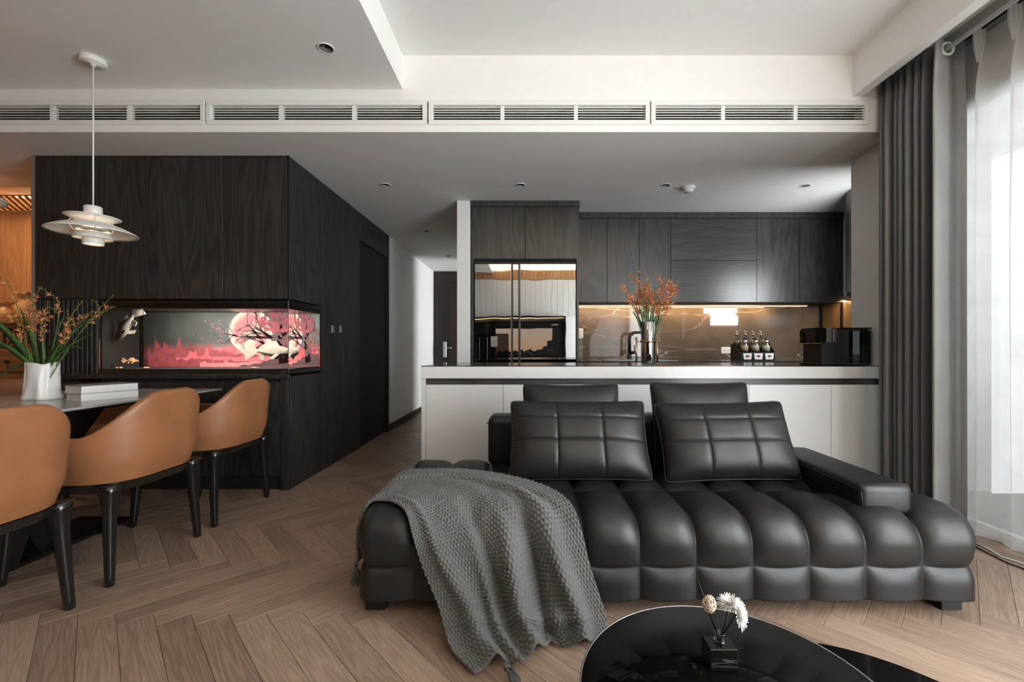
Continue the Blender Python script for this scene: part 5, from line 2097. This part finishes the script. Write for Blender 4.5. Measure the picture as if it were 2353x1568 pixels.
# back sheet at quarter density would be enough; keep the border strip closed
bi = np.concatenate([np.arange(wd_), np.arange(1, ht_) * wd_ + NU, (ht_ - 1) * wd_ + np.arange(NU - 1, -1, -1), np.arange(ht_ - 2, 0, -1) * wd_])
bn = np.roll(bi, -1)
rim_f = np.stack([bn, bi, bi + offn, bn + offn], -1)
jb, ib = np.meshgrid(np.arange(0, NV, 8), np.arange(0, NU, 8), indexing='ij')
qb = np.stack([jb * wd_ + ib, (jb + 8) * wd_ + ib, (jb + 8) * wd_ + ib + 8, jb * wd_ + ib + 8], -1).reshape(-1, 4) + offn
faces = np.concatenate([q, rim_f, qb])
used = np.unique(faces)
remap = np.full(len(verts), -1)
remap[used] = np.arange(len(used))
verts, faces = verts[used], remap[faces]
me = bpy.data.meshes.new('throw_blanket')
org = Vector((-.1, 1.8, 0))
vv = verts - np.array(org)
me.vertices.add(len(vv))
me.vertices.foreach_set('co', vv.astype(np.float32).ravel())
me.loops.add(faces.size)
me.loops.foreach_set('vertex_index', faces.astype(np.int32).ravel())
me.polygons.add(len(faces))
me.polygons.foreach_set('loop_start', np.arange(0, faces.size, 4, dtype=np.int32))
me.polygons.foreach_set('loop_total', np.full(len(faces), 4, dtype=np.int32))
me.polygons.foreach_set('use_smooth', np.ones(len(faces), dtype=bool))
me.update(calc_edges=True)
me.validate()
me.materials.append(M['knit'])
t = thing('throw_blanket', 'chunky grey knitted throw draped over the sofa and onto the floor', 'blanket', org)
o = bpy.data.objects.new('knit_cloth', me)
COL.objects.link(o)
o.parent = t
rn = random.Random(9)


def tassel(at, d, L, label=None):
    at, d = Vector(at), Vector(d).normalized()
    mb = MB()
    mb.tube([at, at + d * .018], [.006, .011], 8)
    for k in range(46):
        s = Vector((rn.uniform(-1, 1), rn.uniform(-1, 1), rn.uniform(-.2, .9))) * .5
        e = (d + s * .75).normalized()
        p0 = at + d * .016 + e * .004
        p1 = p0 + e * L * .5
        p2 = p1 + (d * .6 + e * .4) * L * rn.uniform(.35, .6)
        p1.z, p2.z = max(p1.z, .004), max(p2.z - .012, .003)
        mb.tube([p0, p1, p2], .0016, 4)
    mb.build('tassel', M['knit'], t)


tassel(G(1158, 1528, .02), (.55, -.75, 0), .055)
tassel(G(1330, 1462, .02), (.8, .25, 0), .05)
tassel((-.692, 1.735, .17), (.05, -.1, -1), .06)

# ================================================================== coffee tables
TZ = .340
tc_, tr_ = Vector((.401, .847, 0)), .302
t = thing('coffee_table', 'round black glass coffee table with a thin metal rim', 'table', (tc_.x, tc_.y, 0))
MB().lathe([(0, TZ), (tr_ - .004, TZ), (tr_ - .004, TZ - .012), (0, TZ - .012)], tc_, 128).build('glass_top', M['table_black'], t)
MB().lathe([(tr_ - .004, TZ + .001), (tr_, TZ + .0005), (tr_ + .0005, TZ - .016), (tr_ - .004, TZ - .016)], tc_, 128, closed=True).build('rim', M['steel'], t)
for k in range(3):
    a = math.radians(270 + 120 * k)
    e = Vector((math.cos(a), math.sin(a), 0))
    MB().tube([tc_ + e * .24 + Vector((0, 0, TZ - .012)), tc_ + e * .24], .012, 12).build('leg', M['black_metal'], t)
LZ = .20
lc, lr = Vector((.69, .826, 0)), .398
t = thing('low_side_table', 'lower black glass table tucked under the round coffee table', 'table', (lc.x, lc.y, 0))
MB().lathe([(0, LZ), (lr, LZ), (lr, LZ - .014), (0, LZ - .014)], lc, 128).build('glass_top', M['table_black'], t)
MB().lathe([(.16, LZ - .014), (.16, .0)], lc, 48).build('drum_base', M['black_lacquer'], t)

# scent diffuser with reeds and paper flowers
dx0, dx1, dy0, dy1 = .379, .438, .914, .960
t = thing('reed_diffuser', 'small black cube diffuser with white paper flowers on the coffee table', 'diffuser', ((dx0 + dx1) / 2, (dy0 + dy1) / 2, TZ))
M['black_marble'] = stone('black_marble', (.006, .006, .006), .4, (.10, .10, .10), .06, 9.0, .02)
part('bottle', M['black_marble'], t, dx0, dx1, dy0, dy1, TZ + .0005, TZ + .046, .0015)
nc = Vector(((dx0 + dx1) / 2, (dy0 + dy1) / 2, TZ + .046))
MB().lathe([(.012, 0), (.0125, .004), (.011, .006), (.011, .020), (.012, .022), (.009, .022), (.009, .004), (0, .003)], nc, 24).build('neck', M['vase_glass'], t)


def reed(p1, extra=None):
    pts = [nc + Vector((rn.uniform(-.004, .004), 0, .004)), p1]
    MB().tube(pts, .0016, 6).build('reed', M['black_metal'], t)


YD = .937
ball = Pt(1630, 1389, YD)
reed(Pt(1600, 1326, YD + .01))
mb = MB()
for k in range(16):
    ax_ = Vector((rn.gauss(0, 1), rn.gauss(0, 1), rn.gauss(0, 1))).normalized()
    a_ = ax_.orthogonal().normalized()
    b_ = ax_.cross(a_)
    pts = [ball + (a_ * math.cos(2 * PI * i / 14) * .0145 + b_ * math.sin(2 * PI * i / 14) * .0145) + Vector((0, 0, .0)) for i in range(15)]
    pts = [ball + Vector(((p - ball).x * .92, (p - ball).y * .92, (p - ball).z * 1.25)) for p in pts]
    mb.tube(pts, .0011, 5, cap=False)
mb.build('rattan_ball', M['rattan'], t)


def paper_flower(c, d, R):
    d = Vector(d).normalized()
    a_ = d.orthogonal().normalized()
    b_ = d.cross(a_)
    f = MB()
    for ring in range(5):
        n = 30 - ring * 4
        for k in range(n):
            th = 2 * PI * (k + .5 * ring) / n + rn.uniform(-.05, .05)
            e = a_ * math.cos(th) + b_ * math.sin(th)
            up = .25 + .35 * ring
            dr = (e + d * up).normalized()
            L = R * rn.uniform(.85, 1.08) * (1 - .07 * ring)
            tang = d.cross(e).normalized() * R * .045
            p0, p1, p2 = c, c + dr * L * .6 + d * R * .06, c + dr * L + d * R * -.02
            f.add([p0 - tang * .4, p0 + tang * .4, p1 + tang, p2 + tang * .5, p2 - tang * .5, p1 - tang], [(0, 1, 2, 5), (5, 2, 3, 4)])
    f.build('paper_flower', M['petal_white'], t)


f1, f2 = Pt(1678, 1393, YD + .012), Pt(1692, 1412, YD - .015)
reed(f1)
reed(f2)
paper_flower(f1, (-.15, -.1, 1), .030)
paper_flower(f2, (.75, -.55, .25), .031)
part_o = None

# ================================================================== curtains
t = thing('grey_curtain', 'floor-length grey curtain gathered in deep folds at the end of its rod', 'curtain', (2.28, 2.55, 0))


def drape(t, name, m, xc, path, z0, z1, nz=26, th=.0025, wob=.004):
    """cloth following a plan path (list of (x, y)), from z0 to z1, with thickness"""
    n = len(path)
    vs, fs = [], []
    for s in (0, 1):
        for j in range(nz + 1):
            k = j / nz
            z = z0 + (z1 - z0) * k
            for i, (x, y) in enumerate(path):
                a, b = path[max(i - 1, 0)], path[min(i + 1, n - 1)]
                dx, dy = b[0] - a[0], b[1] - a[1]
                L = math.hypot(dx, dy) or 1
                w = wob * math.sin(5 * k + i * .21) * (1 - k)
                sx = 1 - .10 * math.exp(-((k - .97) / .05) ** 2)
                vs.append((xc + (x - xc) * sx + w - dy / L * th * s, y + w * .6 + dx / L * th * s, z))
    N0 = n * (nz + 1)
    for j in range(nz):
        for i in range(n - 1):
            q = (j * n + i, j * n + i + 1, (j + 1) * n + i + 1, (j + 1) * n + i)
            fs.append(q)
            fs.append(tuple(N0 + k for k in reversed(q)))
    for i in range(n - 1):
        fs.append((i, N0 + i, N0 + i + 1, i + 1))
        b = nz * n
        fs.append((b + i, b + i + 1, N0 + b + i + 1, N0 + b + i))
    for i in (0, n - 1):
        for j in range(nz):
            fs.append((j * n + i, (j + 1) * n + i, N0 + (j + 1) * n + i, N0 + j * n + i))
    return MB().add(vs, fs, 0, True).build(name, m, t)


XC = 2.283
path = []
nf = 7
yb0, yb1 = 2.765, 2.43
for k in range(nf):
    # one fold: out to the room, back to the window
    ya = yb0 + (yb1 - yb0) * k / nf
    yc = yb0 + (yb1 - yb0) * (k + 1) / nf
    for i in range(14):
        s = i / 14
        am = .082 + .010 * math.sin(k * 2.1)
        path.append((XC + am * math.cos(2 * PI * s) + .006 * math.sin(k * 3.3), ya + (yc - ya) * s + .012 * math.sin(2 * PI * s)))
# last panel swings across, facing the camera
x_end = XC + .082
path += [(XC + .080, 2.436), (XC + .02, 2.430), (XC - .05, 2.400), (XC - .095, 2.365), (2.170, 2.344)]
drape(t, 'cloth', M['curtain_grey'], XC, path, .012, 2.70)
drape(t, 'lit_band_panel', M['curtain_lit_band'], XC, [(2.170, 2.344), (2.171, 2.337), (2.178, 2.334), (2.190, 2.337), (2.220, 2.352), (2.260, 2.374), (2.300, 2.395), (2.325, 2.404)], .012, 2.70)  # same curtain, coloured paler where the light falls on it
drape(t, 'hem', M['curtain_grey'], XC, [(2.325, 2.404), (2.340, 2.406), (2.358, 2.402), (2.375, 2.392), (2.387, 2.380), (2.391, 2.379), (2.389, 2.388)], .012, 2.70)
hx = XC - .012
mb = MB()
for k in range(33):
    pass
ring = []
cy_ = 2.364
tor = MB()
nn, mm_ = 28, 8
vs, fs = [], []
for i in range(nn):
    a = 2 * PI * i / nn
    for j in range(mm_):
        b = 2 * PI * j / mm_
        r = .031 + .0075 * math.cos(b)
        vs.append((hx + r * math.cos(a), cy_ + .0045 * math.sin(b), 2.647 + r * math.sin(a)))
for i in range(nn):
    for j in range(mm_):
        fs.append((i * mm_ + j, ((i + 1) % nn) * mm_ + j, ((i + 1) % nn) * mm_ + (j + 1) % mm_, i * mm_ + (j + 1) % mm_))
M['eyelet'] = plain('eyelet', (.62, .63, .56), .35)
tor.add(vs, fs, 0, True).build('eyelet', M['eyelet'], t)
t = thing('curtain_rod', 'pale metal curtain rod passing through the grey curtain', 'curtain rod', (hx, 2.0, 2.647))
MB().tube([(hx, 2.76, 2.647), (hx, -1.2, 2.647)], .0125, 16).build('rod', M['white_plastic'], t)
M['rail_grey'] = plain('rail_grey', (.36, .36, .355), .5)
t = thing('curtain_track', 'grey ceiling track carrying the sheer curtain', 'curtain track', (2.42, 1.4, 2.72))
part('rail', M['rail_grey'], t, 2.385, 2.455, -1.3, 2.76, 2.735, 2.798)
part('rail_slot', M['black_matte'], t, 2.412, 2.428, -1.3, 2.755, 2.728, 2.735)

t = thing('sheer_curtain', 'white sheer curtain with pinch pleats before the bright window', 'curtain', (2.42, 1.9, 0))
XS2 = 2.425


def sheer_fn(u, v):
    y = 2.44 - 1.59 * u
    z = .014 + 2.70 * v
    # pinch pleats at the head open into soft folds below
    ph = (2.338 - y) / .172 * 2 * PI
    pin = math.exp(-((v - .955) / .055) ** 2)
    am = .052 * (1 - .75 * smooth(.88, 1, v)) + .006 * math.sin(y * 31 + v * 5)
    x = XS2 - am * (.5 + .5 * math.cos(ph + .35 * math.sin(3 * v + y * 4) * (1 - v))) * (1.0 if v < .9 else 1)
    yy = y + .030 * math.sin(ph) * (.35 + .65 * smooth(.55, .95, v)) + .012 * math.sin(2 * ph + 2 * v) * (1 - v)
    return (x + .03 - .012 * (1 - v), yy, z)


MB().grid(sheer_fn, 420, 46).build('cloth', M['sheer'], t)
for k in range(7):
    y = 2.338 - .172 * k
    def pleat(u, v, y=y):
        a = 2 * PI * u
        z = 2.56 + .162 * v
        wy = .009 + .011 * smooth(.0, .65, v)
        wx = .012 + .012 * smooth(.0, .65, v)
        lobe = 1 + .22 * math.cos(6 * a)
        return (XS2 - .010 + wx * lobe * math.cos(a), y + wy * lobe * math.sin(a), z)
    MB().grid(pleat, 36, 10, closed_u=True).build('pinch_pleat', M['sheer'], t)
    MB().tube([(XS2 - .005, y, 2.72), (XS2 - .003, y, 2.735)], .002, 6).build('hook', M['white_plastic'], t)

# cables on the floor under the sheer curtain
t = thing('floor_cable', 'white cable lying on the floor under the sheer curtain', 'cable', G(2310, 1284, 0))
MB().tube([G(x, y, .005) for x, y in ((2240, 1248), (2272, 1262), (2300, 1280), (2335, 1290), (2380, 1306), (2450, 1330))], .0045, 8).build('sheath', M['cord_white'], t)
t = thing('floor_cable', 'black cable lying on the floor beside the white one', 'cable', G(2310, 1290, 0))
MB().tube([G(x, y, .004) for x, y in ((2240, 1256), (2275, 1274), (2310, 1292), (2353, 1308), (2440, 1340))], .0035, 8).build('sheath', M['black_plastic'], t)

# ================================================================== television wall behind the camera (seen in the refrigerator)
YW = -1.42
wb = bpy.data.objects['wall_back']
for k in range(60):
    x = -2.55 + k * .085
    part('slat', M['slat_wood'], wb, x + .002, x + .083, YW, YW + .030, 2.52, 2.72, .003)
for k in range(42):
    x = -2.55 + k * .1215
    part('panel', M['white_lacquer'], wb, x + .0015, x + .120, YW, YW + .022, 1.72, 2.515, .004)
t = thing('media_wall_unit', 'black media unit behind the camera, reflected in the refrigerator', 'media unit', (-.6, YW + .1, 0))
part('back_panel', M['black_lacquer'], t, -2.5, .80, YW + .001, YW + .03, .05, 1.66)
part('top_shelf', M['black_metal'], t, -2.5, .80, YW + .001, YW + .13, 1.68, 1.715)
part('stone_strip', M['backsplash'], t, -2.5, .78, YW + .03, YW + .036, 1.60, 1.675)
part('light_bar', M['led'], t, -2.45, .76, YW + .05, YW + .06, 1.670, 1.678)
part('side', M['black_metal'], t, .765, .80, YW + .03, YW + .13, .05, 1.68)
part('low_cabinet', M['black_lacquer'], t, -2.5, .80, YW + .001, YW + .32, .05, .55)
t = thing('television', 'television showing a sunset street, reflected in the refrigerator', 'television', (-.02, YW + .08, .78))
part('bezel', M['tv_dark'], t, -.76, .72, YW + .04, YW + .08, .78, 1.61, .003)
tv = NT('tv_picture')
tc2 = tv.n('TexCoord')
sp2 = tv.n('SeparateXYZ')
tv.l(tc2.outputs['Object'], sp2.inputs[0])
skyc = tv.ramp(tv.math('MULTIPLY_ADD', sp2.outputs[2], 2.0, -.1), [(0, (.80, .40, .22)), (.5, (.85, .53, .34)), (1, (.78, .60, .44))])
tv.set(color=(.01, .01, .01), emit=skyc, estr=.85, rough=.2)
pic = part('screen', tv.m, t, -.74, .66, YW + .0805, YW + .082, .83, 1.45)
M['tv_black'] = plain('tv_black', (.010, .010, .011), .3)
M['tv_grey'] = emission('tv_grey', (.8, .85, .9), .25)
rn = random.Random(21)
for k in range(26):
    x = -.72 + k * .053
    h = .06 + .05 * rn.random() + (.30 * smooth(.05, .6, x)) * rn.uniform(.5, 1.1)
    if k > 22:
        h = .58
    part('tv_building', M['tv_black'], pic, x, min(x + .056, .66), YW + .0822, YW + .083, .83, .83 + h + .04)
for k in range(60):
    x, z = rn.uniform(-.7, .6), rn.uniform(.845, .98)
    part('tv_light', M['tv_grey'], pic, x, x + rn.uniform(.006, .03), YW + .0832, YW + .0836, z, z + rn.uniform(.004, .014))
text_mesh('NANO', .055, emission('tv_logo', (.9, .9, .9), .8), 'lettering', t, (.56, YW + .083, 1.50), (PI / 2, 0, PI))
